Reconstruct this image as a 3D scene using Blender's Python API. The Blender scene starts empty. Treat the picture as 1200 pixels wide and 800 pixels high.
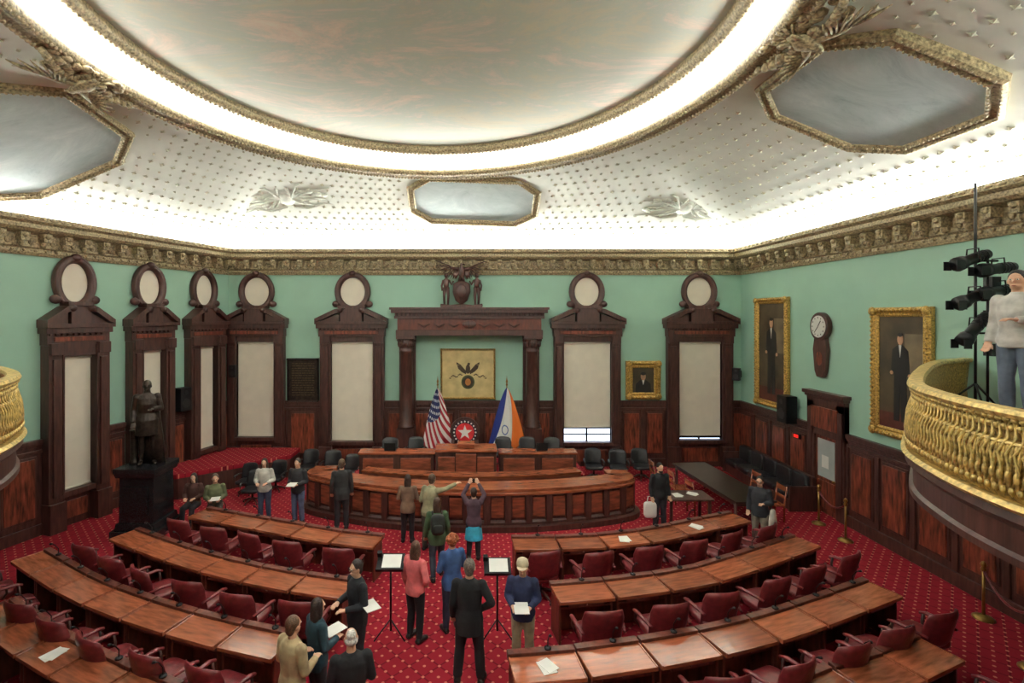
import bpy, math, random
from mathutils import Vector, Matrix
R=random.Random(7)
F=580.;CH=5.5
def fp(px,py,z=0.):
    Y=(CH-z)*F/(py-370.); return ((px-550.)/F*Y, Y)
def lin(c):
    o=[]
    for v in c:
        v/=255.; o.append(v/12.92 if v<=.04045 else ((v+.055)/1.055)**2.4)
    return (o[0],o[1],o[2],1)
COL=bpy.context.scene.collection
# ---------------- materials
MC={}
def mat(name,rgb,rough=.5,metal=0,ns=8,na=.15,bump=0.,stretch=None,emit=None,es=0,spec=.5,bs=None,rand=0):
    if name in MC: return MC[name]
    m=bpy.data.materials.new(name); m.use_nodes=True; nt=m.node_tree; b=nt.nodes['Principled BSDF']
    c=lin(rgb)
    tc=nt.nodes.new('ShaderNodeTexCoord'); mp=nt.nodes.new('ShaderNodeMapping')
    nt.links.new(tc.outputs['Object'],mp.inputs['Vector'])
    if stretch: mp.inputs['Scale'].default_value=stretch
    no=nt.nodes.new('ShaderNodeTexNoise'); no.inputs['Scale'].default_value=ns; no.inputs['Detail'].default_value=5
    nt.links.new(mp.outputs['Vector'],no.inputs['Vector'])
    rp=nt.nodes.new('ShaderNodeValToRGB')
    rp.color_ramp.elements[0].position=.3; rp.color_ramp.elements[1].position=.7
    rp.color_ramp.elements[0].color=tuple(max(0,x*(1-na*1.6)) for x in c[:3])+(1,)
    rp.color_ramp.elements[1].color=tuple(min(1,x*(1+na*1.2)) for x in c[:3])+(1,)
    nt.links.new(no.outputs['Fac'],rp.inputs['Fac']); out=rp.outputs['Color']
    if rand:
        oi=nt.nodes.new('ShaderNodeObjectInfo'); mr=nt.nodes.new('ShaderNodeMapRange'); mr.inputs['To Min'].default_value=1-rand; mr.inputs['To Max'].default_value=1+rand
        nt.links.new(oi.outputs['Random'],mr.inputs['Value']); hs=nt.nodes.new('ShaderNodeHueSaturation'); nt.links.new(mr.outputs[0],hs.inputs['Value']); nt.links.new(out,hs.inputs['Color']); out=hs.outputs['Color']
        ad=nt.nodes.new('ShaderNodeVectorMath'); ad.operation='ADD'; nt.links.new(tc.outputs['Object'],ad.inputs[0]); 
        sc=nt.nodes.new('ShaderNodeMath'); sc.operation='MULTIPLY'; sc.inputs[1].default_value=37; nt.links.new(oi.outputs['Random'],sc.inputs[0]); nt.links.new(sc.outputs[0],ad.inputs[1]); nt.links.new(ad.outputs[0],mp.inputs['Vector'])
    nt.links.new(out,b.inputs['Base Color'])
    b.inputs['Roughness'].default_value=rough; b.inputs['Metallic'].default_value=metal
    b.inputs['Specular IOR Level'].default_value=spec
    if bump:
        bu=nt.nodes.new('ShaderNodeBump'); bu.inputs['Strength'].default_value=bump; bu.inputs['Distance'].default_value=.02
        n2=no
        if bs:
            n2=nt.nodes.new('ShaderNodeTexNoise'); n2.inputs['Scale'].default_value=bs; nt.links.new(tc.outputs['Object'],n2.inputs['Vector'])
        nt.links.new(n2.outputs['Fac'],bu.inputs['Height']); nt.links.new(bu.outputs['Normal'],b.inputs['Normal'])
    if es:
        b.inputs['Emission Color'].default_value=lin(emit or rgb); b.inputs['Emission Strength'].default_value=es
    MC[name]=m; return m
def wood(name,rgb,rough=.35,na=.45): return mat(name,rgb,rough,0,5,na,.08,(3,3,.5),spec=.5)
M_dark=wood('dark_mahogany',(74,45,39),.4,.3)
M_panel=wood('red_mahogany_panel',(120,60,44),.3,.55)
M_desk=mat('desk_wood',(152,84,56),.14,0,3,.28,.03,(1,6,6),rand=.25,spec=.75)
M_desk2=mat('desk_wood_body',(100,50,38),.35,0,4,.35,.03,(3,3,.7))
M_dais=mat('dais_wood',(132,70,50),.28,0,4,.4,.05,(.8,.8,4))
M_green=mat('green_paint',(158,198,178),.6,0,1.2,.03)
M_gold=mat('gilt',(190,154,80),.38,.45,25,.45,.5)
M_gilt2=mat('bronze_gilt',(168,152,118),.45,.15,22,.45,.6)
M_bronze=mat('dark_bronze',(56,46,40),.35,.5,12,.35,.3)
M_bal=mat('balcony_gilt',(206,178,108),.4,.4,18,.35,.3)
M_balback=mat('balcony_backing',(168,136,72),.5,.3,30,.45,.5)
M_ceil=mat('ceiling_plaster',(216,218,208),.8,0,1.5,.06)
M_relief=mat('relief_plaster',(214,216,204),.7,0,10,.1,.3)
M_blind=mat('blind_fabric',(238,230,212),.8,0,3,.03)
M_black=mat('black_metal',(22,22,24),.4,.3,10,.1)
M_blk=mat('black_leather',(34,33,36),.38,0,14,.2,.2)
M_redl=mat('red_leather',(112,38,42),.3,0,14,.22,.2)
M_chr=mat('dark_wood_base',(66,34,28),.4,0,8,.3)
M_brass=mat('brass',(150,116,62),.35,.7,10,.15)
M_white=mat('white_paper',(225,225,218),.7,0,5,.03)
M_glass=mat('window_daylight',(225,235,255),.3,0,4,.02,emit=(215,230,255),es=2.2)
M_granite=mat('black_granite',(34,34,36),.25,0,60,.6,.05)
def skinm(rgb): return mat('skin_%d_%d_%d'%rgb,rgb,.55,0,30,.06)
def cloth(rgb): return mat('cloth_%d_%d_%d'%rgb,rgb,.85,0,6,.22,.35,bs=14)
def hairm(rgb): return mat('hair_%d_%d_%d'%rgb,rgb,.6,0,50,.4,.5)
def carpet():
    m=bpy.data.materials.new('red_carpet'); m.use_nodes=True; nt=m.node_tree; b=nt.nodes['Principled BSDF']
    tc=nt.nodes.new('ShaderNodeTexCoord'); mp=nt.nodes.new('ShaderNodeMapping'); nt.links.new(tc.outputs['Object'],mp.inputs['Vector'])
    mp.inputs['Rotation'].default_value=(0,0,math.radians(45)); 
    def vor(sc):
        v=nt.nodes.new('ShaderNodeTexVoronoi'); v.voronoi_dimensions='2D'; v.inputs['Randomness'].default_value=0; v.inputs['Scale'].default_value=sc
        nt.links.new(mp.outputs['Vector'],v.inputs['Vector']); return v
    def mix(fac,a,bb):
        x=nt.nodes.new('ShaderNodeMix'); x.data_type='RGBA'; nt.links.new(fac,x.inputs[0])
        if isinstance(a,tuple): x.inputs[6].default_value=a
        else: nt.links.new(a,x.inputs[6])
        x.inputs[7].default_value=bb; return x.outputs[2]
    def less(s,t,op='LESS_THAN'):
        x=nt.nodes.new('ShaderNodeMath'); x.operation=op; nt.links.new(s,x.inputs[0]); x.inputs[1].default_value=t; return x.outputs[0]
    no=nt.nodes.new('ShaderNodeTexNoise'); no.inputs['Scale'].default_value=120; nt.links.new(tc.outputs['Object'],no.inputs['Vector'])
    v=vor(6.0); c=mix(no.outputs['Fac'],lin((126,22,36)),lin((156,36,50)))
    v2=nt.nodes.new('ShaderNodeTexVoronoi'); v2.voronoi_dimensions='2D'; v2.feature='DISTANCE_TO_EDGE'; v2.inputs['Randomness'].default_value=0; v2.inputs['Scale'].default_value=3.0
    nt.links.new(mp.outputs['Vector'],v2.inputs['Vector'])
    c=mix(less(v2.outputs['Distance'],.035),c,lin((106,18,32)))
    c=mix(less(v.outputs['Distance'],.145),c,lin((196,120,98)))
    nt.links.new(c,b.inputs['Base Color']); b.inputs['Roughness'].default_value=.95; b.inputs['Specular IOR Level'].default_value=.15
    return m
M_carpet=carpet()
def painting(name,cols,sc=.45,rot=0):
    m=bpy.data.materials.new(name); m.use_nodes=True; nt=m.node_tree; b=nt.nodes['Principled BSDF']
    tc=nt.nodes.new('ShaderNodeTexCoord'); mp=nt.nodes.new('ShaderNodeMapping'); nt.links.new(tc.outputs['Object'],mp.inputs['Vector'])
    mp.inputs['Scale'].default_value=(sc*.6,sc*1.3,sc); mp.inputs['Rotation'].default_value=(0,0,rot)
    n=nt.nodes.new('ShaderNodeTexNoise'); n.inputs['Scale'].default_value=1.0; n.inputs['Detail'].default_value=13; n.inputs['Roughness'].default_value=.78; n.inputs['Distortion'].default_value=.6
    nt.links.new(mp.outputs['Vector'],n.inputs['Vector']); r=nt.nodes.new('ShaderNodeValToRGB')
    e=r.color_ramp.elements; ps=[.3+.4*i/(len(cols)-1) for i in range(len(cols))]
    e[0].position=ps[0]; e[0].color=lin(cols[0]); e[1].position=ps[-1]; e[1].color=lin(cols[-1])
    for p,c in list(zip(ps,cols))[1:-1]:
        x=e.new(p); x.color=lin(c)
    nt.links.new(n.outputs['Fac'],r.inputs['Fac']); nt.links.new(r.outputs['Color'],b.inputs['Base Color']); b.inputs['Roughness'].default_value=.7
    return m
M_mural=painting('ceiling_mural',[(150,156,146),(190,182,156),(172,178,164),(206,186,168),(206,204,184)],.5)
M_mural2=painting('octagon_mural',[(146,160,164),(176,190,190),(190,202,202),(212,220,216)],.9)
# ---------------- mesh builder
class MB:
    def __init__(s): s.v=[];s.f=[];s.m=[];s.s=[]
    def add(s,vs,fs,mi=0,sm=False,M=None):
        o=len(s.v)
        for v in vs:
            v=Vector(v); s.v.append(tuple(M@v) if M else tuple(v))
        for f in fs: s.f.append([o+i for i in f]); s.m.append(mi); s.s.append(sm)
    def box(s,x,y,z,sx,sy,sz,mi=0,M=None,tp=1.,rz=0):
        a,b,c=sx/2,sy/2,sz/2
        vs=[(-a,-b,-c),(a,-b,-c),(a,b,-c),(-a,b,-c),(-a*tp,-b*tp,c),(a*tp,-b*tp,c),(a*tp,b*tp,c),(-a*tp,b*tp,c)]
        T=Matrix.Translation((x,y,z))@Matrix.Rotation(rz,4,'Z')
        if M: T=M@T
        s.add(vs,[(3,2,1,0),(4,5,6,7),(0,1,5,4),(1,2,6,5),(2,3,7,6),(3,0,4,7)],mi,False,T)
    def b2(s,x0,x1,y0,y1,z0,z1,mi=0,M=None): s.box((x0+x1)/2,(y0+y1)/2,(z0+z1)/2,x1-x0,y1-y0,z1-z0,mi,M)
    def tube(s,pts,rs,n=10,mi=0,M=None,flat=1.,closed=False):
        pts=[Vector(p) for p in pts]; k=len(pts)
        if not hasattr(rs,'__len__'): rs=[rs]*k
        vs=[];prev=None
        for i,p in enumerate(pts):
            if closed: t=(pts[(i+1)%k]-pts[i-1])
            else: t=(pts[min(i+1,k-1)]-pts[max(i-1,0)])
            if t.length<1e-9: t=Vector((0,0,1))
            t.normalize()
            if prev is None:
                a=Vector((0,0,1)) if abs(t.z)<.9 else Vector((0,1,0)); u=t.cross(a).normalized()
            else:
                u=prev-t*prev.dot(t); u=u.normalized() if u.length>1e-6 else t.orthogonal().normalized()
            prev=u; w=t.cross(u)
            for j in range(n):
                an=2*math.pi*j/n; vs.append(p+u*math.cos(an)*rs[i]+w*math.sin(an)*rs[i]*flat)
        fs=[]
        for i in range(k if closed else k-1):
            i2=(i+1)%k
            for j in range(n): fs.append((i*n+j,i*n+(j+1)%n,i2*n+(j+1)%n,i2*n+j))
        if not closed: fs+= [tuple(range(n))[::-1],tuple((k-1)*n+j for j in range(n))]
        s.add(vs,fs,mi,True,M)
    def rings(s,rg,n=16,mi=0,M=None):
        vs=[];k=len(rg)
        for (x,y,z,rx,ry) in rg:
            for j in range(n):
                a=2*math.pi*j/n; vs.append((x+rx*math.cos(a),y+ry*math.sin(a),z))
        fs=[(i*n+j,i*n+(j+1)%n,(i+1)*n+(j+1)%n,(i+1)*n+j) for i in range(k-1) for j in range(n)]
        fs+=[tuple(range(n))[::-1],tuple((k-1)*n+j for j in range(n))]
        s.add(vs,fs,mi,True,M)
    def lathe(s,prof,x=0,y=0,z=0,n=20,mi=0,M=None): s.rings([(x,y,z+h,max(r,.0005),max(r,.0005)) for r,h in prof],n,mi,M)
    def ell(s,c,r,n=12,e=1.,mi=0,M=None,rot=None):
        def pw(x): return math.copysign(abs(x)**e,x)
        T=Matrix.Translation(c)
        if rot: T=T@rot
        if M: T=M@T
        vs=[];h=max(6,n//2+2)
        for i in range(1,h):
            p=-math.pi/2+math.pi*i/h
            for j in range(n):
                a=2*math.pi*j/n; vs.append((r[0]*pw(math.cos(p))*pw(math.cos(a)),r[1]*pw(math.cos(p))*pw(math.sin(a)),r[2]*pw(math.sin(p))))
        m=(h-1)*n; vs+=[(0,0,-r[2]),(0,0,r[2])]
        fs=[(i*n+j,i*n+(j+1)%n,(i+1)*n+(j+1)%n,(i+1)*n+j) for i in range(h-2) for j in range(n)]
        fs+=[(m,(j+1)%n,j) for j in range(n)]+[(m+1,(h-2)*n+j,(h-2)*n+(j+1)%n) for j in range(n)]
        s.add(vs,fs,mi,True,T)
    def prism(s,poly,d0,d1,mi=0,M=None,ax='y'):
        n=len(poly)
        if ax=='y': vs=[(a,d0,b) for a,b in poly]+[(a,d1,b) for a,b in poly]
        else: vs=[(a,b,d0) for a,b in poly]+[(a,b,d1) for a,b in poly]
        fs=[tuple(range(n)),tuple(range(n,2*n))[::-1]]+[(i,i+n,(i+1)%n+n,(i+1)%n) for i in range(n)]
        s.add(vs,fs,mi,False,M)
    def sweep(s,path,prof,side=1,closed=False,mi=0,sm=False,caps=True):
        k=len(path);vs=[];n=len(prof)
        for i in range(k):
            p=Vector(path[i]).to_2d() if not isinstance(path[i],Vector) else path[i]
            a=Vector(path[(i-1)%k] if closed or i>0 else path[i]); b=Vector(path[(i+1)%k] if closed or i<k-1 else path[i])
            d1=(p-a); d2=(b-p)
            if d1.length<1e-9: d1=d2
            if d2.length<1e-9: d2=d1
            d1.normalize(); d2.normalize()
            n1=Vector((-d1.y,d1.x)); n2=Vector((-d2.y,d2.x)); nn=(n1+n2)/(1+n1.dot(n2))*side
            for o,z in prof: vs.append((p.x+nn.x*o,p.y+nn.y*o,z))
        fs=[]
        for i in range(k if closed else k-1):
            i2=(i+1)%k
            for j in range(n): fs.append((i*n+j,i*n+(j+1)%n,i2*n+(j+1)%n,i2*n+j))
        if not closed and caps: fs+=[tuple(range(n)),tuple((k-1)*n+j for j in range(n))[::-1]]
        s.add(vs,fs,mi,sm)
    def frame(s,poly,prof,to3,mi=0,sm=False):
        k=len(poly);n=len(prof);vs=[]
        for i in range(k):
            p=Vector(poly[i]); d1=(p-Vector(poly[i-1])).normalized(); d2=(Vector(poly[(i+1)%k])-p).normalized()
            n1=Vector((d1.y,-d1.x)); n2=Vector((d2.y,-d2.x)); nn=(n1+n2)/(1+n1.dot(n2))
            for o,d in prof: q=p+nn*o; vs.append(to3(q.x,q.y,d))
        fs=[(i*n+j,i*n+(j+1)%n,((i+1)%k)*n+(j+1)%n,((i+1)%k)*n+j) for i in range(k) for j in range(n)]
        s.add(vs,fs,mi,sm)
    def mesh(s,name,mats,smooth=None):
        me=bpy.data.meshes.new(name); me.from_pydata(s.v,[],s.f)
        for m in mats: me.materials.append(m)
        for p,mi,sm in zip(me.polygons,s.m,s.s): p.material_index=mi; p.use_smooth=sm
        import bmesh
        bm=bmesh.new(); bm.from_mesh(me); bmesh.ops.recalc_face_normals(bm,faces=bm.faces); bm.to_mesh(me); bm.free()
        return me
def props(o,label=None,category=None,kind=None,group=None):
    if label: o['label']=label
    if category: o['category']=category
    if kind: o['kind']=kind
    if group: o['group']=group
def obj(name,mb,mats,parent=None,loc=(0,0,0),rz=0,label=None,category=None,kind=None,group=None,bevel=0):
    me=mb.mesh(name,mats if isinstance(mats,(list,tuple)) else [mats]) if isinstance(mb,MB) else mb
    o=bpy.data.objects.new(name,me); COL.objects.link(o); o.location=loc; o.rotation_euler=(0,0,rz)
    if parent: o.parent=parent
    if bevel:
        b=o.modifiers.new('bevel','BEVEL'); b.width=bevel; b.segments=2; b.limit_method='ANGLE'
    props(o,label,category,kind,group); return o
def empty(name,loc=(0,0,0),rz=0,label=None,category=None,kind=None,group=None,parent=None):
    o=bpy.data.objects.new(name,None); COL.objects.link(o); o.empty_display_size=.2; o.location=loc; o.rotation_euler=(0,0,rz)
    if parent: o.parent=parent
    props(o,label,category,kind,group); return o
def copy_thing(root,loc,rz,scale=None,label=None):
    def cp(o,par):
        n=o.copy(); COL.objects.link(n)
        if par: n.parent=par
        for c in list(o.children): cp(c,n)
        return n
    n=cp(root,None); n.location=loc; n.rotation_euler=(0,0,rz)
    if scale: n.scale=scale
    if label: n['label']=label
    return n
def catmull(pts,n=8):
    out=[]; P=[Vector(p) for p in pts]; P=[2*P[0]-P[1]]+P+[2*P[-1]-P[-2]]
    for i in range(1,len(P)-2):
        for j in range(n):
            t=j/n; a,b,c,d=P[i-1:i+3]
            out.append(.5*((2*b)+(c-a)*t+(2*a-5*b+4*c-d)*t*t+(3*b-a-3*c+d)*t**3))
    out.append(P[-2]); return out
def resample(pts,ds):
    L=[0]
    for a,b in zip(pts,pts[1:]): L.append(L[-1]+(b-a).length)
    def at(s):
        s=max(0,min(L[-1],s))
        for i in range(len(L)-1):
            if s<=L[i+1]+1e-9:
                t=(s-L[i])/max(1e-9,L[i+1]-L[i]); return pts[i].lerp(pts[i+1],t),(pts[i+1]-pts[i]).normalized()
    return L[-1],at
# ---------------- room shell
BL=Vector((-8.85,18.2)); BR=Vector((10,18.2)); FR=Vector((10,-1.5)); FL=Vector((-15.67,-1.5))
m=MB(); m.prism([tuple(FL),tuple(FR),tuple(BR),tuple(BL)],-.1,0,0,ax='z'); obj('floor',m,M_carpet,kind='structure',label='red patterned carpet floor')
ANG_L=math.atan2(BL.y-FL.y,BL.x-FL.x); LEN_L=(BL-FL).length
WALLS={'back':(BL,0,(BR-BL).length),'right':(BR,-math.pi/2,(FR-BR).length),'left':(FL,ANG_L,LEN_L),'front':(FR,math.pi,(FR-FL).length)}
for nme,(p,a,L) in WALLS.items():
    m=MB(); m.b2(-.15,L+.15,0,.15,0,8.0); obj('wall_'+nme,m,M_green,loc=(p.x,p.y,0),rz=a,kind='structure',label='pale green painted wall')
ti=[0]
def trim(m,mats,loc=(0,0,0),rz=0,label='trim',bevel=0):
    ti[0]+=1; return obj('trim_%d'%ti[0],m,mats,loc=loc,rz=rz,kind='structure',label=label,bevel=bevel)
M_strip=mat('cove_light',(255,250,238),.5,0,5,.01,emit=(250,250,246),es=120)
for nme,(p,a,L) in WALLS.items():
    m=MB()
    m.prism([(0,7.0),(.06,7.0),(.1,7.08),(.1,7.16),(.16,7.2),(.16,7.5),(.42,7.55),(.5,7.62),(.5,7.72),(.6,7.78),(.6,7.9),(.55,7.9),(.55,7.76),(0,7.76)],0,L,0,M=Matrix(((0,1,0,0),(-1,0,0,0),(0,0,1,0),(0,0,0,1))))
    x=.35
    while x<L-.2:
        m.box(x,-.27,7.42,.17,.24,.2,0,tp=1.15); m.ell((x,-.22,7.3),(.075,.09,.12),8,mi=0); m.ell((x,-.4,7.46),(.07,.06,.07),8,mi=0)
        m.ell((x+.24,-.17,7.33),(.07,.035,.09),8,mi=0); m.ell((x+.12,-.12,7.12),(.04,.03,.04),6); m.ell((x+.36,-.12,7.12),(.04,.03,.04),6)
        m.ell((x,-.57,7.84),(.1,.06,.05),8); m.ell((x+.24,-.57,7.84),(.1,.06,.05),8)
        x+=.48
    trim(m,M_gilt2,(p.x,p.y,0),a,'gilded bracketed plaster cornice')
    m=MB(); m.b2(.3,L-.3,-.36,-.2,7.77,7.80); trim(m,M_strip,(p.x,p.y,0),a,'white light strip in the cornice trough')
# ceiling
CX,CY,EA,EB=-.95,8.8,6.1,6.8
POLY=[FL,FR,BR,BL]
def rout(th):
    d=Vector((math.cos(th),math.sin(th))); c=Vector((CX,CY)); best=None
    for i in range(4):
        a=POLY[i]-c; e=POLY[(i+1)%4]-POLY[i]; den=d.x*e.y-d.y*e.x
        if abs(den)<1e-9: continue
        t=(a.x*e.y-a.y*e.x)/den; u=(a.x*d.y-a.y*d.x)/den
        if t>0 and -1e-6<=u<=1+1e-6 and (best is None or t<best): best=t
    return best
def rin(th,da=0): return 1/math.sqrt((math.cos(th)/(EA+da))**2+(math.sin(th)/(EB+da))**2)
def fz(t): return 7.92+2.08*(.55*t+.45*math.sin(math.pi*t/2))
def czat(x,y):
    th=math.atan2(y-CY,x-CX); r=math.hypot(x-CX,y-CY); ro=rout(th); ri=rin(th); return fz((ro-r)/(ro-ri))
def cpt(x,y): return Vector((x,y,czat(x,y)))
def cnorm(x,y):
    e=.05; a=cpt(x+e,y)-cpt(x-e,y); b=cpt(x,y+e)-cpt(x,y-e); n=a.cross(b).normalized(); return n if n.z<0 else -n
ths=sorted([2*math.pi*i/180-math.pi for i in range(180)]+[math.atan2(p.y-CY,p.x-CX) for p in POLY])
m=MB(); NT=14; vs=[];k=len(ths)
for th in ths:
    ro=rout(th);ri=rin(th)
    for j in range(NT+1):
        t=j/NT; r=ro+(ri-ro)*t; vs.append((CX+r*math.cos(th),CY+r*math.sin(th),fz(t)))
fs=[(i*(NT+1)+j,i*(NT+1)+j+1,((i+1)%k)*(NT+1)+j+1,((i+1)%k)*(NT+1)+j) for i in range(k) for j in range(NT)]
m.add(vs,fs,0,True)
OCT=[(7.05,8.7,0,1.62,1.5),(-9.35,10.3,0,1.85,1.6),(.15,16.55,1,2.2,1.0)]
def octb(o):
    x,y,mode,hu,hv=o; c=cpt(x,y); n=cnorm(x,y)
    u=(Vector((1,0,0))-n*n.x).normalized(); v=n.cross(u).normalized()
    return c,u,v,n
M_stud=mat('stud_plaster',(186,182,160),.6,.1,10,.1)
occ=[octb(o)+(o[3],o[4]) for o in OCT]
rr=[(.06+.92*i/15) for i in range(16)]
for ri_,t in enumerate(rr):
    th=-math.pi
    while th<math.pi:
        ro=rout(th);ri=rin(th); r=ro+(ri-ro)*t
        x,y=CX+r*math.cos(th),CY+r*math.sin(th)
        step=.30/r; th+=step
        if y<3.5: continue
        p=cpt(x,y); bad=False
        for c,u,v,n,hu,hv in occ:
            d=p-c
            if abs(d.dot(u))<hu+.1 and abs(d.dot(v))<hv+.1: bad=True
        if bad: continue
        n=cnorm(x,y); u=(Vector((-math.sin(th),math.cos(th),0))); u=(u-n*n.dot(u)).normalized(); v=n.cross(u)
        big=.078 if ri_%2 else .045
        vs=[p+n*.04]
        for q in range(8):
            a=q*math.pi/4; rad=big if q%2==0 else big*.45
            vs.append(p+n*.004+u*math.cos(a)*rad+v*math.sin(a)*rad)
        m.add(vs,[(0,1+q,1+(q+1)%8) for q in range(8)],1)
obj('ceiling',m,[M_ceil,M_stud],kind='structure',label='coved plaster ceiling with small star studs')
def ellipath(da,n=160): return [Vector((CX+(EA+da)*math.cos(2*math.pi*i/n),CY+(EB+da)*math.sin(2*math.pi*i/n))) for i in range(n)]
m=MB(); P=ellipath(0,200)
m.sweep(P,[(-.1,10.05),(-.1,9.92),(-.02,9.84),(.08,9.8),(.14,9.86),(.24,9.83),(.34,9.88),(.36,9.98),(.3,10.05)],1,True,0,True)
for i in range(400):
    a=2*math.pi*i/400
    if CY+EB*math.sin(a)<3: continue
    m.ell((CX+(EA-.06)*math.cos(a),CY+(EB-.06)*math.sin(a),9.82),(.05,.05,.05),6)
    m.ell((CX+(EA-.29)*math.cos(a+.008),CY+(EB-.29)*math.sin(a+.008),9.86),(.035,.035,.04),6)
trim(m,M_gilt2,label='ornate bronze oval ceiling moulding')
M_ring=mat('ring_light',(255,250,240),.5,0,5,.01,emit=(250,249,244),es=22)
m=MB(); m.sweep(P,[(.34,10.03),(.38,10.04),(.6,10.5),(.58,10.55),(.3,10.06)],1,True,0,True); trim(m,M_ring,label='glowing white light cove around the oval')
m=MB(); m.sweep(P,[(.55,10.56),(.55,10.42),(.61,10.36),(.72,10.38),(.8,10.46),(.8,10.6)],1,True,0,True)
for i in range(300):
    a=2*math.pi*i/300
    if CY+EB*math.sin(a)<3: continue
    m.ell((CX+(EA-.66)*math.cos(a),CY+(EB-.66)*math.sin(a),10.38),(.045,.045,.04),6)
trim(m,M_gilt2,label='inner gilt moulding around the ceiling mural')
m=MB(); q=ellipath(-.6,120); c=len(q); m.add([(p.x,p.y,10.58) for p in q],[tuple(range(c))],0)
obj('ceiling_mural',m,M_mural,label='large oval faded ceiling painting in muted tones',category='painting')
for o in OCT:
    c,u,v,n=octb(o); hu,hv=o[3]-.25,o[4]-.2; cu,cv=hu*.42,hv*.42
    if o[2]: cu,cv=hu*.28,hv*.5
    poly=[(hu,-hv+cv),(hu,hv-cv),(hu-cu,hv),(-hu+cu,hv),(-hu,hv-cv),(-hu,-hv+cv),(-hu+cu,-hv),(hu-cu,-hv)]
    to3=lambda a,b,d,c=c,u=u,v=v,n=n: c+u*a+v*b+n*d
    e=empty('ceiling_painting',label='octagonal grey-blue ceiling painting in gilt frame',category='painting')
    m=MB(); m.add([to3(a,b,.12) for a,b in poly],[tuple(range(8))]); obj('canvas',m,M_mural2,e)
    m=MB(); m.frame(poly,[(-.0,-.02),(-.0,.15),(.04,.19),(.08,.14),(.15,.15),(.18,.2),(.24,.16),(.24,-.02)],to3,0)
    for i in range(8):
        a=Vector(poly[i]);b=Vector(poly[(i+1)%8]); L=(b-a).length; nb=max(2,int(L/.09)); d=(b-a)/L; nn=Vector((d.y,-d.x))
        for j in range(nb):
            pp=a+d*(j+.5)*L/nb
            for oo in (.04,.18):
                w=pp+nn*oo; m.ell(to3(w.x,w.y,.185),(.026,.026,.026),6)
    obj('frame',m,M_gilt2,e)
# ---------------- eagle
def eagle(m,M,mi=0,s=1.,up=1.,L0=.42):
    S=M@Matrix.Scale(s,4)
    m.rings([(0,0,-.28,.03,.03),(0,0,-.15,.1,.08),(0,-.02,.05,.15,.12),(0,-.03,.2,.13,.1),(0,-.05,.3,.07,.07),(0,-.07,.38,.06,.06),(0,-.08,.45,.02,.02)],10,mi,S)
    m.tube([(0.05,-.1,.4),(.12,-.14,.4),(.15,-.15,.35)],[.035,.025,.005],6,mi,S)
    for sd in (-1,1):
        m.tube([(sd*.1,0,.2),(sd*.3,.02,.38*up),(sd*.5,0,.45*up)],[.08,.07,.04],8,mi,S)
        for i in range(10):
            t=i/9; x0=sd*(.12+.38*t); z0=.2+.25*t*up; a=math.radians(-75+95*t*t); L=L0+.25*t
            m.tube([(x0,.0,z0),(x0+sd*math.cos(a)*L*.6,-.03,z0+math.sin(a)*L*.6),(x0+sd*math.cos(a)*L,.0,z0+math.sin(a)*L)],[.05,.05,.012],6,mi,S,.45)
        m.tube([(sd*.06,-.03,-.1),(sd*.12,-.08,-.3)],[.05,.03],6,mi,S)
    for i in range(5):
        a=math.radians(-130+20*i); m.tube([(0,.02,-.15),(math.cos(a)*.35,.02,-.15+math.sin(a)*.35)],[.05,.03],6,mi,S,.5)
for (x,y,sd) in ((5.1,7.6,1),(-6.95,9.0,-1)):
    Z=Vector((sd,0,-.25)).normalized(); Yv=Vector((sd*.25,0,1)).normalized(); X=Yv.cross(Z)
    M=Matrix(((X.x,Yv.x,Z.x,x),(X.y,Yv.y,Z.y,y),(X.z,Yv.z,Z.z,9.72),(0,0,0,1)))
    m=MB(); eagle(m,M@Matrix.Diagonal((1.15,.8,.8,1)),0,1.0,1.,.22)
    for i in range(40):
        a=R.uniform(0,6.28); r_=R.uniform(.1,.5); m.ell(M@Vector((math.cos(a)*r_*1.9,R.uniform(.03,.1),math.sin(a)*r_*.7)),(.1,.1,.06),8)
    for s_ in (-1,1):
        for j in range(5): m.ell(M@Vector((s_*(.5+.13*j),.03,.12-.05*j)),(.1-.012*j,.12-.012*j,.07),8)
    obj('eagle_ornament',m,M_gilt2,label='bronze spread eagle ornament on the ceiling moulding',category='ceiling ornament')
for (x,y) in ((-5.9,15.9),(7.0,16.0)):
    c=cpt(x,y); n=cnorm(x,y); X=(Vector((1,0,0))-n*n.x).normalized(); Yv=-n; Z=X.cross(Yv)
    M=Matrix(((X.x,Yv.x,Z.x,c.x),(X.y,Yv.y,Z.y,c.y),(X.z,Yv.z,Z.z,c.z),(0,0,0,1)))
    m=MB(); m.ell((0,0,0),(.3,.06,.4),14,M=M); m.ell((0,-.04,.0),(.18,.05,.26),12,M=M)
    for sd in (-1,1):
        for i in range(12):
            a=math.radians(-70+15*i); L=.9+.45*math.sin(i*2.3)
            m.tube([(sd*.2,0,.0),(sd*(.2+math.cos(a)*L*.5),-.02,math.sin(a)*L*.42+.05),(sd*(.2+math.cos(a)*L),0,math.sin(a)*L*.55)],[.06,.05,.02],6,0,M,.6)
        for i in range(10): m.ell((sd*R.uniform(.2,1.3),0,R.uniform(-.4,.4)),(.12,.04,.1),8,M=M)
        m.tube([(sd*.1,0,-.5),(sd*.6,-.02,-.62),(sd*1.1,0,-.45),(sd*1.5,-.02,-.6)],[.05,.07,.05,.02],6,0,M,.6)
    trim(m,M_relief,label='white plaster trophy relief on the ceiling cove')
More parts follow.
